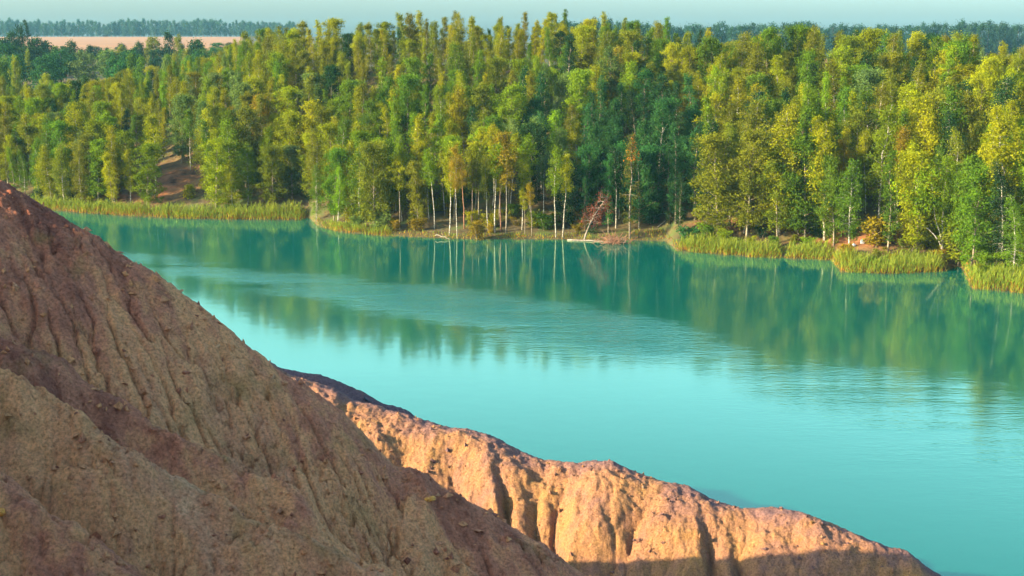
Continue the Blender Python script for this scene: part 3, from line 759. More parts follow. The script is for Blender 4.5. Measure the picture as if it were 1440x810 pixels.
WOOD = []
def try_place(X, Y, gap):
    for (a, b, g) in SIG:
        if (a - X) ** 2 + (b - Y) ** 2 < (0.5 * (g + gap)) ** 2: return False
    return True
SIG0 = len(SIG)
cands = []
for i in range(40000):
    Y = rnd.uniform(140, 300); t = rnd.uniform(-0.39, 0.39)
    cands.append((t * Y, Y))
cx_ = np.array(cands); cd_, ct_ = inland(cx_[:, 0], cx_[:, 1]); cz_ = ground_z(cx_[:, 0], cx_[:, 1])
cpx, cpy = to_px(cx_[:, 0], cx_[:, 1], cz_)
field1 = fbm(cx_[:, 0] * 0.045, cx_[:, 1] * 0.045, 3, 200); field2 = fbm(cx_[:, 0] * 0.03 + 9, cx_[:, 1] * 0.03, 3, 210); field3 = rnd
grid_seen = {}
for i in range(len(cands)):
    X, Y = cands[i]; d = cd_[i]; px = cpx[i]; py = cpy[i]
    lim_hi = 74 if px > 340 else 105
    if d < 3.0 or d > lim_hi: continue
    if px < 445 and d < 5: continue
    if 940 < px and d < 5.5: continue
    bare_here = math.exp(-(((px - 225) / 62) ** 2 + ((py - 262) / 26) ** 2))
    if rnd.random() < bare_here * 1.5: continue
    if 165 < px < 290 and py > 230 and rnd.random() < 0.95: continue
    if math.exp(-(((px - 1215) / 60) ** 2 + ((py - 335) / 14) ** 2)) > 0.4: continue
    if 1185 < px < 1335 and d < 13 and rnd.random() < 0.75: continue
    if 900 < px < 970 and d < 7: continue
    gap = 2.5 + 0.008 * d
    if px > 980: gap += 0.25
    key = (int(X // 4), int(Y // 4)); bad = False
    for kx in (-1, 0, 1):
        for ky in (-1, 0, 1):
            for (a, b) in grid_seen.get((key[0] + kx, key[1] + ky), ()):
                if (a - X) ** 2 + (b - Y) ** 2 < gap * gap: bad = True; break
    if bad or not try_place(X, Y, gap): continue
    grid_seen.setdefault(key, []).append((X, Y))
    WOOD.append((X, Y, cz_[i], d, px, py, field1[i], field2[i]))

TINTNAMES = list(TINTS)
PLAN = []
for (X, Y, Zg, d, px, py, f1, f2) in WOOD:
    up = d / 60.0
    r = rnd.random() + 0.35 * f1
    if 330 < px < 980:
        pk = 'slender' if r < 0.12 + 0.5 * up else ('birch' if r < 0.42 + 0.35 * up else 'aspen')
    elif px >= 980:
        pk = 'birch' if r < 0.42 - 0.15 * up else ('aspen' if r < 0.78 else 'slender')
    else:
        pk = 'birch' if r < 0.4 else ('aspen' if r < 0.72 else 'slender')
    if 590 < px < 770 and d < 22: pk = rnd.choice(['tall', 'pole', 'pole', 'tall', 'aspen'])
    if 820 < px < 990 and d < 30: pk = rnd.choice(['spruce', 'slender', 'aspen', 'aspen', 'slender'])
    r = rnd.random() * 0.75 + 0.5 * f2 + 0.12
    if 820 < px < 990 and d < 34: tn = 'dark green' if r < 0.45 else 'blue-green'  # inlet crowns coloured darker to paint in the promontory's shadow
    elif 690 < px < 800 and d > 12 and d < 45 and rnd.random() < .65: tn = rnd.choice(['blue-green', 'lime green', 'grey-green'])
    elif d > 42 and px > 330: tn = 'olive' if r < 0.5 else ('yellow-green' if r < 0.74 else ('leaf-green' if r < 0.99 else 'golden'))
    else:
        tn = 'leaf-green' if r < 0.25 else ('lime green' if r < 0.42 else ('yellow-green' if r < 0.66 else ('olive' if r < 0.85 else ('grey-green' if r < 1.03 else 'golden'))))
    if rnd.random() < 0.07: tn = 'dark green'
    h = rnd.uniform(9.0, 13.6) * (0.88 if d < 9 else 1.0)
    if px > 980 and d > 6: h *= 1.20
    if pk == 'spruce': h *= 0.85
    if px < 330: h *= 0.93
    h *= 1.04 - 0.30 * min(d / 65.0, 1)
    PLAN.append([X, Y, Zg, d, px, pk, tn, h])

NAMEOF = {'birch': 'birch', 'tall': 'birch', 'aspen': 'broad tree', 'slender': 'pointed tree', 'pole': 'bare-stemmed tree', 'spruce': 'spruce'}
def size_word(h): return 'short' if h < 10.2 else ('tall' if h > 11.9 else 'middling')
buckets = {}
for q in PLAN:
    X, Y, Zg, d, px, pk, tn, h = q
    base = f'{size_word(h)} {tn} {NAMEOF[pk]} {row(d)} {zone(px)}'
    buckets.setdefault(base, []).append(q)
for base, qs in buckets.items():
    qs.sort(key=lambda q: q[4])
    n = len(qs)
    for k, q in enumerate(qs):
        X, Y, Zg, d, px, pk, tn, h = q
        lab = base
        if n == 2: lab = base + (', left one', ', right one')[k]
        elif n == 3: lab = base + (', leftmost', ', middle', ', rightmost')[k]
        elif n > 3: lab = base + (', leftmost' if k == 0 else ', rightmost' if k == n - 1 else '')
        bark = M_BIRCH if (pk in ('slender',) and rnd.random() < 0.3) else None
        grp = {'birch': 'birches of the wood', 'tall': 'birches of the wood', 'aspen': 'broad leafy trees of the wood', 'slender': 'slender pointed trees of the wood', 'pole': 'bare-stemmed trees of the promontory', 'spruce': 'spruces of the inlet'}[pk]
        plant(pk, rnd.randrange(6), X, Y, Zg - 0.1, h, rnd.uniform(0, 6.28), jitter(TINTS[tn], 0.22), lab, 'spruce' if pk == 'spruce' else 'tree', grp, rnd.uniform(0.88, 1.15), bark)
print('wood', len(PLAN), {k: sum(1 for q in PLAN if q[5] == k) for k in NAMEOF})
# ------------------------------------------------------------------ undergrowth: shrubs one by one along the banks
SHR = {}
def shrub(X, Y, h, tn, idx, rz, sx, label=None):
    Zg = gz(X, Y)
    px = to_px(X, Y, Zg)[0]; d = float(inland(np.array([X]), np.array([Y]))[0][0])
    SHR.setdefault((label or f'{"low" if h < 1.7 else "head-high"} {tn} bush {row(d)} {zone(px)}'), []).append((X, Y, Zg, h, tn, idx, rz, sx, px))
n_s = 0; shr_xy = []
r2 = random.Random(5)
while n_s < 215:
    Y = r2.uniform(140, 250); t = r2.uniform(-0.39, 0.39); X = t * Y
    d = float(inland(np.array([X]), np.array([Y]))[0][0]); px = 720 + F * t
    if d < 2.2 or d > (30 if px < 440 else 16): continue
    if px < 450 and d < 4.5: continue
    if px > 940 and d < 4.0: continue
    if 165 < px < 285 and r2.random() < 0.9: continue
    if min([(a - X) ** 2 + (b - Y) ** 2 for a, b in shr_xy] + [99]) < 1.5: continue
    shr_xy.append((X, Y)); n_s += 1
    if 1175 < px < 1345: tn = r2.choice(['golden', 'golden', 'yellow-green', 'olive', 'golden'])
    elif 820 < px < 975: tn = r2.choice(['dark green', 'blue-green'])  # dark tints paint the inlet's shadow into the bushes too
    elif 450 < px < 820: tn = r2.choice(['leaf-green', 'yellow-green', 'olive', 'grey-green', 'golden'])
    else: tn = r2.choice(['leaf-green', 'yellow-green', 'olive', 'dark green', 'lime green'])
    shrub(X, Y, r2.uniform(0.9, 2.6), tn, r2.randrange(4), r2.uniform(0, 6.28), r2.uniform(0.9, 1.5))
for (bx_, by_, hpx, tn, sx, lab) in ((672, 337, 30, 'golden', 1.2, 'round yellow bush with orange lower leaves at the water'), (1290, 342, 50, 'golden', 1.3, 'glowing golden bush right of the pale boulder'), (1235, 345, 45, 'golden', 1.4, 'golden bush just right of the pale boulder'),
                                     (1130, 330, 45, 'olive', 1.6, 'dark olive bush hugging the bank above the right reeds'), (1355, 368, 50, 'olive', 1.5, 'dusky bush at the water left of the nearest reeds'), (160, 275, 38, 'golden', 1.1, 'yellow-orange bush left of the bare soil')):
    X, Y = hit(bx_, by_); h = hpx / F * Y
    shrub(X, Y, h, tn, bx_ % 4, bx_ * 0.1, sx, lab)
for base, qs in SHR.items():
    qs.sort(key=lambda q: q[8]); n = len(qs)
    for k, (X, Y, Zg, h, tn, idx, rz, sx, px) in enumerate(qs):
        lab = base
        if n == 2: lab = base + (', left one', ', right one')[k]
        elif n == 3: lab = base + (', leftmost', ', middle', ', rightmost')[k]
        elif n > 3: lab = base + (', leftmost' if k == 0 else ', rightmost' if k == n - 1 else '')
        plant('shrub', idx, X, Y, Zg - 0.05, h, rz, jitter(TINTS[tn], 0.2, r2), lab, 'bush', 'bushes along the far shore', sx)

# ------------------------------------------------------------------ reeds standing in the shallows, and grass on the banks
def reed_bed(px0, px1, d0, d1, h0, h1, dens, seed, shift=0.0, kind_name='reeds', width=0.024, hfun=None):
    rng = np.random.default_rng(seed)
    t0, t1 = tpx(px0), tpx(px1); ym = float(np.interp((t0 + t1) / 2, SH_T, SH_Y))
    n = int(dens * (t1 - t0) * ym * (d1 - d0))
    t = rng.uniform(t0, t1, n); d = rng.uniform(d0, d1, n)
    Y = np.interp(t, SH_T, SH_Y) + d
    Y = Y + perlin(t * ym * 0.35, Y * 0 + seed, seed) * 0.9
    X = t * Y
    e = np.minimum(sstep(t0, t0 + 1.6 / ym, t), 1 - sstep(t1 - 1.6 / ym, t1, t))
    patch = 0.5 + 0.5 * np.clip(perlin(X * 0.33, Y * 0.4, seed + 1) * 1.5 + 0.5 * perlin(X * 1.1, Y * 1.1, seed + 2), -1, 1)
    keep = rng.uniform(size=n) < (0.35 + 0.65 * e) * (0.55 + 0.45 * patch)
    X, Y, d, patch, e = X[keep], Y[keep], d[keep], patch[keep], e[keep]; n = len(X)
    z0 = np.maximum(ground_z(X, Y), -0.5)
    H = 0.84 * (h0 + (h1 - h0) * patch) * rng.uniform(0.55, 1.12, n) * (0.3 + 0.7 * e) * (0.55 + 0.45 * sstep(d0, d0 + 1.8, d))
    a = rng.uniform(0, 6.28, n); wv = np.stack([np.cos(a), np.sin(a), 0 * a], 1) * width * rng.uniform(0.7, 1.3, n)[:, None]
    ln = np.stack([rng.normal(size=n) * 0.24 + 0.08, rng.normal(size=n) * 0.24, 0 * a], 1) * H[:, None]
    base = np.stack([X, Y, z0], 1); up = np.array([0, 0, 1.0])
    m1 = base + up * (H * 0.5)[:, None] + ln * 0.3; tp = base + up * H[:, None] + ln
    V = [base - wv, base + wv, m1 + wv * 1.3, m1 - wv * 1.3, tp + wv * 0.5, tp - wv * 0.5]
    V = np.stack(V, 1).reshape(-1, 3)
    i = np.arange(n)[:, None] * 6
    Fc = np.concatenate([i + np.array([[0, 1, 2, 3]]), i + np.array([[3, 2, 4, 5]])])
    hg = np.tile(np.array([0, 0, .5, .5, 1, 1]), n); tn = np.repeat(np.clip(0.25 + 0.5 * patch + rng.normal(size=n) * 0.14, 0, 1), 6)
    # hanging leaf blades
    mlf = 3 * n; k = rng.integers(0, n, mlf); f = rng.uniform(0.3, 0.95, mlf)[:, None]
    c = base[k] + (tp[k] - base[k]) * f; a = rng.uniform(0, 6.28, mlf)
    dr = np.stack([np.cos(a), np.sin(a), rng.uniform(-0.1, 0.9, mlf)], 1) * (H[k] * 0.22)[:, None]
    sd = np.stack([-np.sin(a), np.cos(a), 0 * a], 1) * width * 1.1
    V2 = np.stack([c - sd, c + sd, c + dr + sd * .2, c + dr - sd * .2], 1).reshape(-1, 3)
    i2 = np.arange(mlf)[:, None] * 4 + len(V)
    Fc = np.concatenate([Fc, i2 + np.array([[0, 1, 2, 3]])])
    hg = np.concatenate([hg, np.repeat(f[:, 0], 4)]); tn = np.concatenate([tn, np.repeat(np.clip(0.25 + 0.5 * patch[k] + rng.normal(size=mlf) * 0.14, 0, 1), 4)])
    link(kind_name, mesh_np(kind_name, np.concatenate([V, V2]), Fc, False, {'hgt': hg, 'tint': tn}), M_REED, kind='stuff')
reed_bed(30, 432, -0.6, 4.2, 0.9, 2.3, 30, 301)
reed_bed(438, 555, -0.4, 3.4, 0.4, 1.5, 38, 302)
reed_bed(555, 880, -0.2, 2.2, 0.35, 0.8, 10, 303, kind_name='bank_grass')
reed_bed(948, 1110, -0.6, 3.6, 0.8, 2.1, 42, 304)
reed_bed(1100, 1182, -0.6, 4.0, 0.7, 1.9, 42, 305)
reed_bed(1170, 1340, -0.8, 4.5, 0.8, 2.2, 42, 306)
reed_bed(1360, 1560, -0.8, 6.0, 0.9, 2.4, 38, 307)
reed_bed(880, 950, 0.2, 4.0, 0.4, 0.9, 10, 308, kind_name='bank_grass')
reed_bed(1340, 1362, 0.0, 3.0, 0.4, 0.9, 10, 309, kind_name='bank_grass')

# ------------------------------------------------------------------ dead wood by the shaded inlet
def leaning_rusty_tree():
    X, Y = at_z(821, 337, 0.15); 
    e = bpy.data.objects.new('leaning_tree', None); COL.objects.link(e); e.location = (X, Y, 0.1)
    e['label'] = 'dead rust-red tree leaning right over the water edge'; e['category'] = 'dead tree'
    mb = MB(); rng = np.random.default_rng(8)
    ks = np.linspace(0, 1, 9)
    path = np.stack([ks * 3.0 - 0.35 * np.sin(ks * 3.14), 0.2 * ks, ks * 5.6 - 0.3 * (ks == 0)], 1)
    mb.tube(path, 0.12 * (1 - ks) + 0.02, 7); tips = []
    for i in range(26):
        u = rng.uniform(0.35, 1.0); p0 = np.array([np.interp(u, ks, path[:, k]) for k in range(3)])
        a = rng.uniform(0, 6.28); L_ = rng.uniform(0.6, 1.7) * (1.15 - 0.5 * u)
        dr = np.array([math.cos(a), math.sin(a) * 0.8, rng.uniform(-0.5, 0.6)]) * L_
        bp = p0 + dr * np.linspace(0, 1, 5)[:, None] + rng.normal(size=(5, 3)) * 0.05 * np.linspace(0, 1, 5)[:, None]
        mb.tube(bp, np.linspace(0.04, 0.012, 5), 4, False)
        for j in range(3):
            q = bp[2 + j % 3]; b2 = q + (dr * 0.35 + rng.normal(size=3) * 0.3) * np.linspace(0, 1, 3)[:, None]
            mb.tube(b2, np.linspace(0.02, 0.01, 3), 4, False); tips.append(b2[-1])
        tips.append(bp[-1])
    link('trunk', with_mat(mb.mesh('dead_trunk'), M_DEAD), None, e)
    tips = np.array(tips); P = np.repeat(tips, 15, 0) + rng.normal(size=(len(tips) * 15, 3)) * 0.24
    c = link('crown', with_mat(leaves_mesh('dead_leaves', P, rng.uniform(0, 1, len(P)), .085, rng), M_LEAF), None, e); c.color = (0.15, 0.045, 0.025, 1)
leaning_rusty_tree()

def brush(name, label, x, y, L_, Hh, n, seed, mat):
    X, Y = at_z(x, y, 0.1); mb = MB(); rng = np.random.default_rng(seed)
    for i in range(n):
        p0 = np.array([rng.normal() * L_ * 0.3, rng.normal() * 0.5, abs(rng.normal()) * Hh * 0.25])
        a = rng.uniform(0, 6.28); dr = np.array([math.cos(a), math.sin(a) * 0.6, rng.uniform(-0.1, 0.9)]) * rng.uniform(0.4, 1.1) * Hh
        ks = np.linspace(0, 1, 4); bp = p0 + dr * ks[:, None] + rng.normal(size=(4, 3)) * 0.08; bp[:, 2] = np.maximum(bp[:, 2], -0.1)
        mb.tube(bp, np.linspace(0.035, 0.014, 4), 4, False)
    o = link(name, with_mat(mb.mesh(name), mat), None, None, label=label, category='branches'); o.location = (X, Y, 0); return o
brush('brush_pile', 'tangle of reddish dead branches lying in the water at the inlet', 862, 342, 2.6, 1.35, 120, 12, M_TWIG)

def log(name, p, q, r, label, mat, cat, sag=0.0, stubs=5, seed=0):
    p, q = np.array(p), np.array(q); rng = np.random.default_rng(seed); mb = MB()
    e = bpy.data.objects.new(name, None); COL.objects.link(e); e.location = tuple(p); e['label'] = label; e['category'] = cat
    ks = np.linspace(0, 1, 9); path = (q - p) * ks[:, None] + rng.normal(size=(9, 3)) * 0.04; path[:, 2] += sag * np.sin(ks * math.pi)
    mb.tube(path, r * (1 - 0.65 * ks), 7)
    link('trunk', with_mat(mb.mesh(name), mat), None, e)
    for i in range(stubs):
        b = MB(); u = rng.uniform(0.25, 0.95); c = path[int(u * 8)]
        dr = np.array([rng.normal(), rng.normal() * 0.6, abs(rng.normal()) * 0.8 + 0.2]); dr *= rng.uniform(0.4, 1.1) / np.linalg.norm(dr)
        b.tube(c + dr * np.linspace(0, 1, 3)[:, None], np.array([0.4, 0.25, 0.12]) * r, 5)
        link('branch', with_mat(b.mesh('branch'), mat), None, e)
def P3(x, y, Y): return np.array(at_y(x, y, Y))
Yw = at_z(800, 339)[1]
log('fallen_log', P3(797, 337.5, Yw + 0.6), P3(880, 342, Yw - 1.6), 0.13, 'long pale log lying flat in the water below the rusty leaning tree', M_DEAD, 'log', 0.1, 5, 3)
Yb = hit(965, 277)[1]
log('dead_tree', P3(966, 276, Yb), P3(912, 203, Yb + 0.5), 0.06, 'pale dead trunk leaning left across the dark inlet', M_DEAD, 'dead tree', 0.05, 1, 4)
Yb = hit(928, 318)[1]
log('dead_branch', P3(925, 319, Yb - 0.5), P3(963, 291, Yb + 2.5), 0.05, 'grey fallen branch slanting up from the shore of the dark inlet', M_DEAD, 'log', 0.05, 1, 5)
Yb = at_z(615, 337)[1]
log('driftwood', P3(612, 330, Yb + 1.2), P3(634, 337, Yb - 0.5), 0.07, 'bleached branch sloping into the water at the promontory bank', M_DEAD, 'log', 0.05, 2, 6)
# forked leaning stems on the right bank
def forked_tree():
    X, Y = hit(1328, 364); Zg = gz(X, Y); s = Y / F
    e = bpy.data.objects.new('forked_tree', None); COL.objects.link(e); e.location = (X, Y, Zg)
    e['label'] = 'tree with two pale stems forking from one foot and leaning left, right bank'; e['category'] = 'tree'
    for st, (pts, bend) in enumerate((([(0, -2), (-7, 22), (-18, 36), (-35, 50), (-44, 74), (-46, 104)], 0), ([(2, -2), (-3, 20), (-9, 40), (-15, 56), (-20, 84), (-24, 120)], 0))):
        mb = MB(); p = np.array([(a * s, 0.2 * st, b * s) for a, b in pts]); ks = np.linspace(0, 1, 14)
        q = np.stack([np.interp(ks, np.linspace(0, 1, len(p)), p[:, k]) for k in range(3)], 1)
        mb.tube(q, 0.075 * (1 - ks) + 0.015, 7); link('trunk', with_mat(mb.mesh('fork'), M_BIRCH), None, e)
    rng = np.random.default_rng(3); n = 46
    C = np.stack([rng.normal(-36, 13, n) * s, rng.normal(0, 0.9, n), rng.uniform(62, 135, n) * s], 1)
    P = np.repeat(C, 60, 0) + rng.normal(size=(n * 60, 3)) * 0.32; P[:, 2] -= rng.exponential(0.35, len(P))
    c = link('crown', with_mat(leaves_mesh('fork_leaves', P, np.repeat(rng.uniform(0, 1, n), 60), .12, rng), M_LEAF), None, e); c.color = (*TINTS['lime green'], 1)
forked_tree()

# ------------------------------------------------------------------ stones, clay lumps, the bird
def stone(name, label, cat, X, Y, Zb, sx, sy, sz, mat, seed, rough=0.22):
    import bmesh
    bm = bmesh.new(); bmesh.ops.create_icosphere(bm, subdivisions=4, radius=1.0)
    co = np.array([v.co[:] for v in bm.verts])
    n = fbm(co[:, 0] * 1.3 + seed, co[:, 1] * 1.3 + co[:, 2] * 1.7, 4, seed) * rough + fbm(co[:, 2] * 3 + seed, co[:, 0] * 3, 3, seed + 5) * rough * 0.4
    for v, k in zip(bm.verts, n): v.co *= 1 + k; v.co.x *= sx; v.co.y *= sy; v.co.z *= sz
    me = bpy.data.meshes.new(name); bm.to_mesh(me); bm.free()
    me.polygons.foreach_set('use_smooth', np.ones(len(me.polygons), bool))
    o = link(name, me, mat, None, label=label, category=cat); o.location = (X, Y, Zb); o.rotation_euler = (0, 0, seed * 0.7); return o
def ground_stone(x, y, w, h, label, mat, seed):
    X, Y = hit(x, y); s = Y / F
    stone('boulder', label, 'rock', X, Y, gz(X, Y) + h * s * 0.3, w * s * .5, w * s * .4, h * s * .6, mat, seed)
ground_stone(1213, 342, 8, 7, 'small white boulder on the red slope right of the golden reeds', M_STONE, 2)
ground_stone(1201, 347, 5, 4, 'tiny pale stone below and left of the white boulder', M_STONE, 3)
ground_stone(1010, 319, 22, 9, 'flat grey boulder at the foot of the wood left of the right reeds', M_BLUESTONE, 4)
ground_stone(995, 316, 12, 6, 'small grey boulder beside the flat one near the shaded inlet', M_BLUESTONE, 5)
def on_sheet(sheet, x, y, y0, y1):
    ax_, ay_, Z_ = sheet; d = ray(x, y)
    for Yq in np.arange(y0, y1, 0.03):
        k = Yq / d[1]; Xq = d[0] * k
        zq = Z_[min(np.searchsorted(ay_, Yq), len(ay_) - 1), min(np.searchsorted(ax_, Xq), len(ax_) - 1)]
        if CAMZ + d[2] * k <= zq: return Xq, Yq, float(zq)
    return d[0] * y1 / d[1], y1, CAMZ + d[2] * y1 / d[1]
q = on_sheet(SLOPE, 605, 703, 18, 40)
stone('clay_lump', 'bright ochre clay lump near the crest of the shaded slope', 'clay lump', q[0], q[1], q[2] + 0.02, .15, .12, .06, M_OCHRE, 6, 0.5)
q = on_sheet(SLOPE, 2, 731, 18, 40)
stone('clay_lump', 'orange clay lump cut by the left edge of the photo', 'clay lump', q[0], q[1], q[2] + 0.03, .09, .08, .08, M_OCHRE, 7, 0.35)
def clods(name, sheet, n, x0, x1, y0, y1, smin, smax_, mat, seed):
    """crumbs of clay lying on the slope: nobody could count them"""
    ax_, ay_, Z_ = sheet; rng = np.random.default_rng(seed)
    X = rng.uniform(x0, x1, n); Y = rng.uniform(y0, y1, n)
    keep = fbm(X * 0.5, Y * 0.5, 3, seed) + rng.normal(size=n) * 0.25 > 0.0
    X, Y = X[keep], Y[keep]; n = len(X)
    i = np.clip(np.searchsorted(ax_, X), 1, len(ax_) - 1); j = np.clip(np.searchsorted(ay_, Y), 1, len(ay_) - 1)
    z = Z_[j, i]; s = smin + (smax_ - smin) * rng.uniform(size=n) ** 5
    base = np.array([[1, 0, 0], [-1, 0, 0], [0, 1, 0], [0, -1, 0], [0, 0, 1], [0, 0, -1]], float)
    tri = np.array([[0, 2, 4], [2, 1, 4], [1, 3, 4], [3, 0, 4], [2, 0, 5], [1, 2, 5], [3, 1, 5], [0, 3, 5]])
    q = base[None] * rng.uniform(0.5, 1.2, (n, 6, 1)) + rng.normal(size=(n, 6, 3)) * 0.25
    V = np.stack([X, Y, z + 0.15 * s], 1)[:, None] + q * (s[:, None] * rng.uniform(0.6, 1.2, (n, 3)))[:, None]
    Fq = (np.arange(n)[:, None, None] * 6 + tri[None]).reshape(-1, 3)
    link(name, mesh_np(name, V.reshape(-1, 3), Fq, False, {'hue': np.repeat(rng.normal(size=n) * 0.12, 6)}), mat, kind='stuff')
clods('clay_crumbs', SLOPE, 14000, -14.2, 5.0, 20.5, 36.5, 0.012, 0.13, M_SLOPE, 61)
clods('clay_crumbs', RIDGE, 9000, -13, 20, 44, 62, 0.02, 0.13, M_RIDGE, 62)

def bird():
    X, Y, Z_ = on_sheet(RIDGE, 515, 566, 44, 66)
    e = bpy.data.objects.new('bird', None); COL.objects.link(e); e.location = (X, Y, Z_)
    e.rotation_euler = (0, 0, 0.15)
    e['label'] = 'small black bird perched upright on the far clay ridge'; e['category'] = 'bird'
    b = MB()
    prof = [(-0.13, 0.055, .004), (-0.08, 0.075, .026), (-0.03, 0.105, .050), (0.02, 0.145, .056), (0.055, 0.185, .044), (0.068, 0.215, .033), (0.078, 0.240, .034), (0.095, 0.258, .024), (0.108, 0.262, .010)]
    b.tube([(-x, 0, z) for x, z, r in prof], [r for x, z, r in prof], 10)
    link('body', with_mat(b.mesh('bird_body'), M_BIRD), None, e)
    k = MB(); k.tube([(-.105, 0, .260), (-.125, 0, .256), (-.145, 0, .248)], [.010, .007, .001], 6); link('beak', with_mat(k.mesh('beak'), M_BIRD), None, e)
    t = MB(); t.tube([(.10, 0, .068), (.16, 0, .035), (.21, 0, .012)], [.022, .02, .014], 6); link('tail', with_mat(t.mesh('tail'), M_BIRD), None, e)
    for s in (-1, 1):
        w = MB(); w.tube([(-.045, s * .048, .185), (0.0, s * .058, .140), (.07, s * .042, .09), (.14, s * .018, .055)], [.016, .026, .02, .004], 6); link('wing', with_mat(w.mesh('wing'), M_BIRD), None, e)
        l = MB(); l.tube([(0.0, s * .022, .09), (.005, s * .024, .04), (-.004, s * .024, -.01)], [.012, .006, .005], 5); link('leg', with_mat(l.mesh('leg'), M_BIRD), None, e)
bird()

# ------------------------------------------------------------------ trees beyond the wood and along the far fields
def far_variants(name, n, kind, cnt, leaf):
    out = []
    for i in range(n):
        rng = np.random.default_rng(500 + i + 10 * len(kind)); H = 10.0
        C = []
        for q in range(70):
            v = rng.uniform(0.0, 1) ; Rr = 3.4 * profile(kind, v) * (0.6 + 0.4 * rng.uniform()); a = rng.uniform(0, 6.28); rr_ = Rr * math.sqrt(rng.uniform(0.15, 1))
            C.append((rr_ * math.cos(a), rr_ * math.sin(a), 1.2 + 8.6 * v, rng.uniform()))
        C = np.array(C); m = cnt // 70
        P = np.repeat(C[:, :3], m, 0) + rng.normal(size=(70 * m, 3)) * np.array([.55, .55, .5])
        O = P - np.array([0, 0, 5.0]); O[:, 2] *= 0.4; O /= np.linalg.norm(O, axis=1)[:, None]
        cr = with_mat(leaves_mesh(name, P, np.clip(np.repeat(C[:, 3], m) * .7 + rng.uniform(0, .3, 70 * m), 0, 1), leaf, rng, O), M_LEAF)
        mb = MB(); ks = np.linspace(0, 1, 6); mb.tube(np.stack([ks * .3, ks * 0, ks * 9 - 0.4 * (ks == 0)], 1), 0.22 * (1 - ks) + .03, 6)
        for q in range(8):
            c = C[q]; mb.tube(np.array([[0, 0, c[2] - 1.2], [c[0] * .5, c[1] * .5, c[2] - .4], [c[0], c[1], c[2]]]), [.09, .06, .02], 4, False)
        out.append((with_mat(mb.mesh(name + '_trunk'), M_DARKBARK), cr, P[:, 2].max(), H, name))
    return out
VAR['far'] = far_variants('field_tree', 6, 'dome', 3400, .24)
VAR['farb'] = far_variants('field_tree', 3, 'birch', 2800, .22)
r3 = random.Random(23)
def far_tree(var, x, ytop, Y, tn, label, group, wpx=None, cat='tree', name=None):
    X = (x - 720) / F * Y; Zg = gz(X, Y); zt = at_y(x, ytop, Y)[2]
    h = max(zt - Zg, 2.5)
    sx = 1.0 if wpx is None else (wpx / F * Y) / (6.6 * h / 10.0)
    return plant(var, r3.randrange(6), X, Y, Zg - 0.1, h, r3.uniform(0, 6.28), jitter(TINTS[tn] if isinstance(tn, str) else tn, 0.15, r3), label, cat, group, sx, name=name)
# far left belt of trees behind the ripe field
def top_left(x):
    return np.interp(x, [-60, 0, 30, 75, 90, 140, 160, 175, 200, 215, 225, 232, 245, 255, 268, 285, 300, 330, 360, 420], [25, 25, 26, 28, 28, 28, 30, 26, 26, 24, 25, 30, 29, 29, 27, 26, 27, 29, 30, 31])
# right belt, nearer and darker
x = 770.0
def top_right(x): return np.interp(x, [760, 800, 830, 855, 880, 940, 960, 1000, 1060, 1100, 1140, 1160, 1180, 1215, 1235, 1280, 1320, 1350, 1400, 1440, 1500], [34, 28, 27, 22, 30, 33, 32, 31, 32, 29, 30, 34, 33, 36, 33, 31, 27, 28, 30, 28, 30])
br = {}
while x < 1490:
    yt = float(top_right(x)) + r3.uniform(-3.0, 3.5); w_ = r3.uniform(17, 26)
    side = 'behind the promontory hill' if x < 900 else 'over the shaded inlet' if x < 990 else 'over the dark rocks' if x < 1090 else 'over the right reeds' if x < 1200 else 'over the white boulder' if x < 1300 else 'over the strip of field' if x < 1400 else 'at the far right'
    br.setdefault(f'{"tall" if yt < 28.5 else "middling" if yt < 31.5 else "low"} {"wide" if w_ > 21.5 else "slim"} dark skyline tree {side}', []).append((x, yt, r3.uniform(815, 880), w_))
    x += r3.uniform(6.5, 11)
# clump of dark trees at the left, before the field
for (x, yt, Y, w, tn, lab) in ((-22, 44, 480, 40, 'dark green', 'dark round tree cut by the left edge before the ripe field'), (6, 50, 470, 34, 'dark green', 'low dark tree at the left edge below the spruce clump'), (27, 39, 490, 22, 'dark green', 'dark rounded tree left of the pointed spruce before the field'),
                               (38, 33, 495, 14, 'dark green', 'narrow dark tree touching the left side of the pointed spruce'), (66, 50, 480, 32, 'dark green', 'low round dark tree right of the pointed spruce'), (14, 58, 440, 36, 'blue-green', 'wide bluish tree under the pointed spruce'),
                               (48, 60, 440, 44, 'dark green', 'wide dark tree at the foot of the pointed spruce'), (108, 53, 470, 22, 'dark green', 'lone dark tree standing before the ripe field'), (92, 68, 420, 30, 'blue-green', 'low bluish bushy tree left of the lone dark tree'),
                               (125, 70, 420, 30, 'grey-green', 'pale low tree right of the lone dark tree'), (202, 55, 500, 16, 'dark green', 'small dark tree at the left of the clump right of the field'), (222, 46, 500, 22, 'olive', 'brownish taller tree in the clump right of the ripe field'),
                               (243, 42, 510, 15, 'dark green', 'dark upright tree at the right of the clump by the ripe field'), (258, 46, 520, 12, 'olive', 'small brownish tree right of the clump by the ripe field'), (160, 66, 430, 24, 'grey-green', 'pale low tree below the middle of the ripe field'),
                               (190, 68, 420, 28, 'blue-green', 'low bluish tree below the right part of the ripe field'), (1370, 72, 420, 22, 'leaf-green', 'bushy tree before the strip of field at the far right'), (282, 52, 420, 24, 'dark green', 'dark tree on the left shoulder of the wooded hill'),
                               (30, 72, 400, 34, 'blue-green', 'bluish tree low under the dark clump at the left'), (72, 74, 390, 34, 'blue-green', 'bluish tree between the dark clump and the wood')):
    far_tree('far', x, yt, Y, tn, lab, None, w * 1.35)
far_tree('spruce', 51, 26, 495, 'dark green', 'tall pointed dark spruce rising above the clump before the left field', None, None, 'spruce')
lv = {}
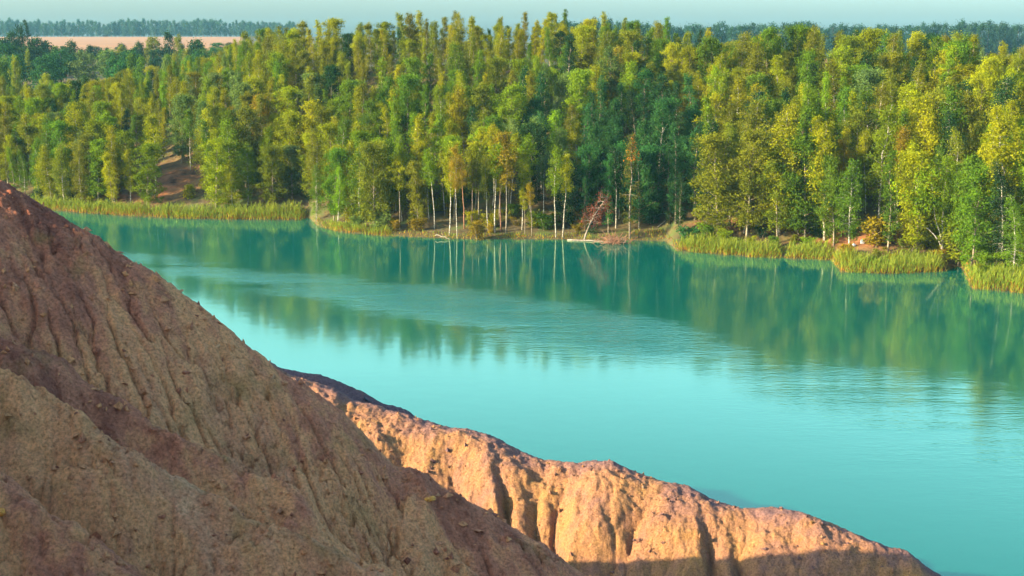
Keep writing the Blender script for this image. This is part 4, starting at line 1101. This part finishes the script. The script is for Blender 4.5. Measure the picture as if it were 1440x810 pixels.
for i in range(120):           # scattered trees on the level ground behind the wood
    left = i < 78
    x = r3.uniform(-60, 345) if left else r3.uniform(940, 1480)
    Y = r3.uniform(285, 620) if left else r3.uniform(285, 420)
    yt = 60 + (620 - Y) / 335 * 16 + r3.uniform(-3, 6) if left else r3.uniform(58, 76)
    tn = r3.choice(['leaf-green', 'olive', 'grey-green', 'dark green', 'blue-green', 'dark green'])
    wp = r3.uniform(14, 30)
    side = ('under the pointed spruce' if x < 75 else 'before the ripe field' if x < 215 else 'under the field-side clump') if left else ('above the shaded inlet' if x < 1100 else 'above the right reeds' if x < 1300 else 'at the far right')
    lv.setdefault(f'{"wide" if wp > 22 else "narrow"} {tn} tree on level ground {side}', []).append((x, yt, Y, tn, wp, i))
BELT_F, BELT_B, LEVEL = 'distant tree belt behind the left field', 'dark skyline belt on the right', 'trees on level ground behind the wood'
def ranked(d, put):
    for base, qs in d.items():
        qs.sort(key=lambda q: q[0]); n = len(qs)
        for k, q in enumerate(qs):
            ex = '' if n == 1 else (', left one', ', right one')[k] if n == 2 else (', leftmost', ', middle', ', rightmost')[k] if n == 3 else ', leftmost' if k == 0 else ', rightmost' if k == n - 1 else ''
            put(base + ex, q)
ranked(lv, lambda lab, q: far_tree('far' if q[5] % 3 else 'farb', q[0], q[1], q[2], q[3], lab, LEVEL, q[4]))
x = -48.0; bl = {}
FARL = (0.035, 0.070, 0.035)
while x < 420:
    yt = float(top_left(x)) + r3.uniform(-2.6, 3.6); w_ = r3.uniform(9, 15)
    side = 'left of the dark spruce' if x < 48 else 'right of the dark spruce' if x < 95 else 'over the left half of the field' if x < 150 else 'over the right half of the field' if x < 215 else 'over the field-side clump' if x < 265 else 'over the hill shoulder'
    bl.setdefault(f'{"tall" if yt < 26 else "middling" if yt < 28.5 else "low"} {"wide" if w_ > 12 else "slim"} hazy far-belt tree {side}', []).append((x, yt, r3.uniform(1575, 1640), w_, 'far' if r3.random() < .6 else 'farb'))
    x += r3.uniform(4.2, 7.0)
ranked(bl, lambda lab, q: far_tree(q[4], q[0], q[1], q[2], FARL, lab, BELT_F, q[3]))
ranked(br, lambda lab, q: far_tree('far', q[0], q[1], q[2], (0.022, 0.052, 0.026), lab, BELT_B, q[3]))
# small farm machine-like hut far across the field is too small to tell; a bush marks it
far_tree('far', 157, 48.5, 1540, (0.05, 0.045, 0.035), 'tiny dark bush standing in for an unclear hut-like speck at the far field edge', None, 9, 'bush', 'bush_standin')

# ------------------------------------------------------------------ air
def haze():
    m, nt, out, N, L = new_mat('air')
    p = N('ShaderNodeVolumePrincipled'); p.inputs['Color'].default_value = (0.30, 0.72, 0.92, 1); p.inputs['Density'].default_value = HAZE; p.inputs['Anisotropy'].default_value = 0.0
    L(p.outputs[0], out.inputs['Volume'])
    x0, x1, y0, y1, z0, z1 = -2600, 2600, -80, 2400, -8, 62
    v = [(x, y, z) for x in (x0, x1) for y in (y0, y1) for z in (z0, z1)]
    me = bpy.data.meshes.new('haze'); me.from_pydata(v, [], [(0, 1, 3, 2), (4, 6, 7, 5), (0, 4, 5, 1), (2, 3, 7, 6), (0, 2, 6, 4), (1, 5, 7, 3)])
    link('haze', me, m, kind='stuff')
HAZE = 0.00007
haze()
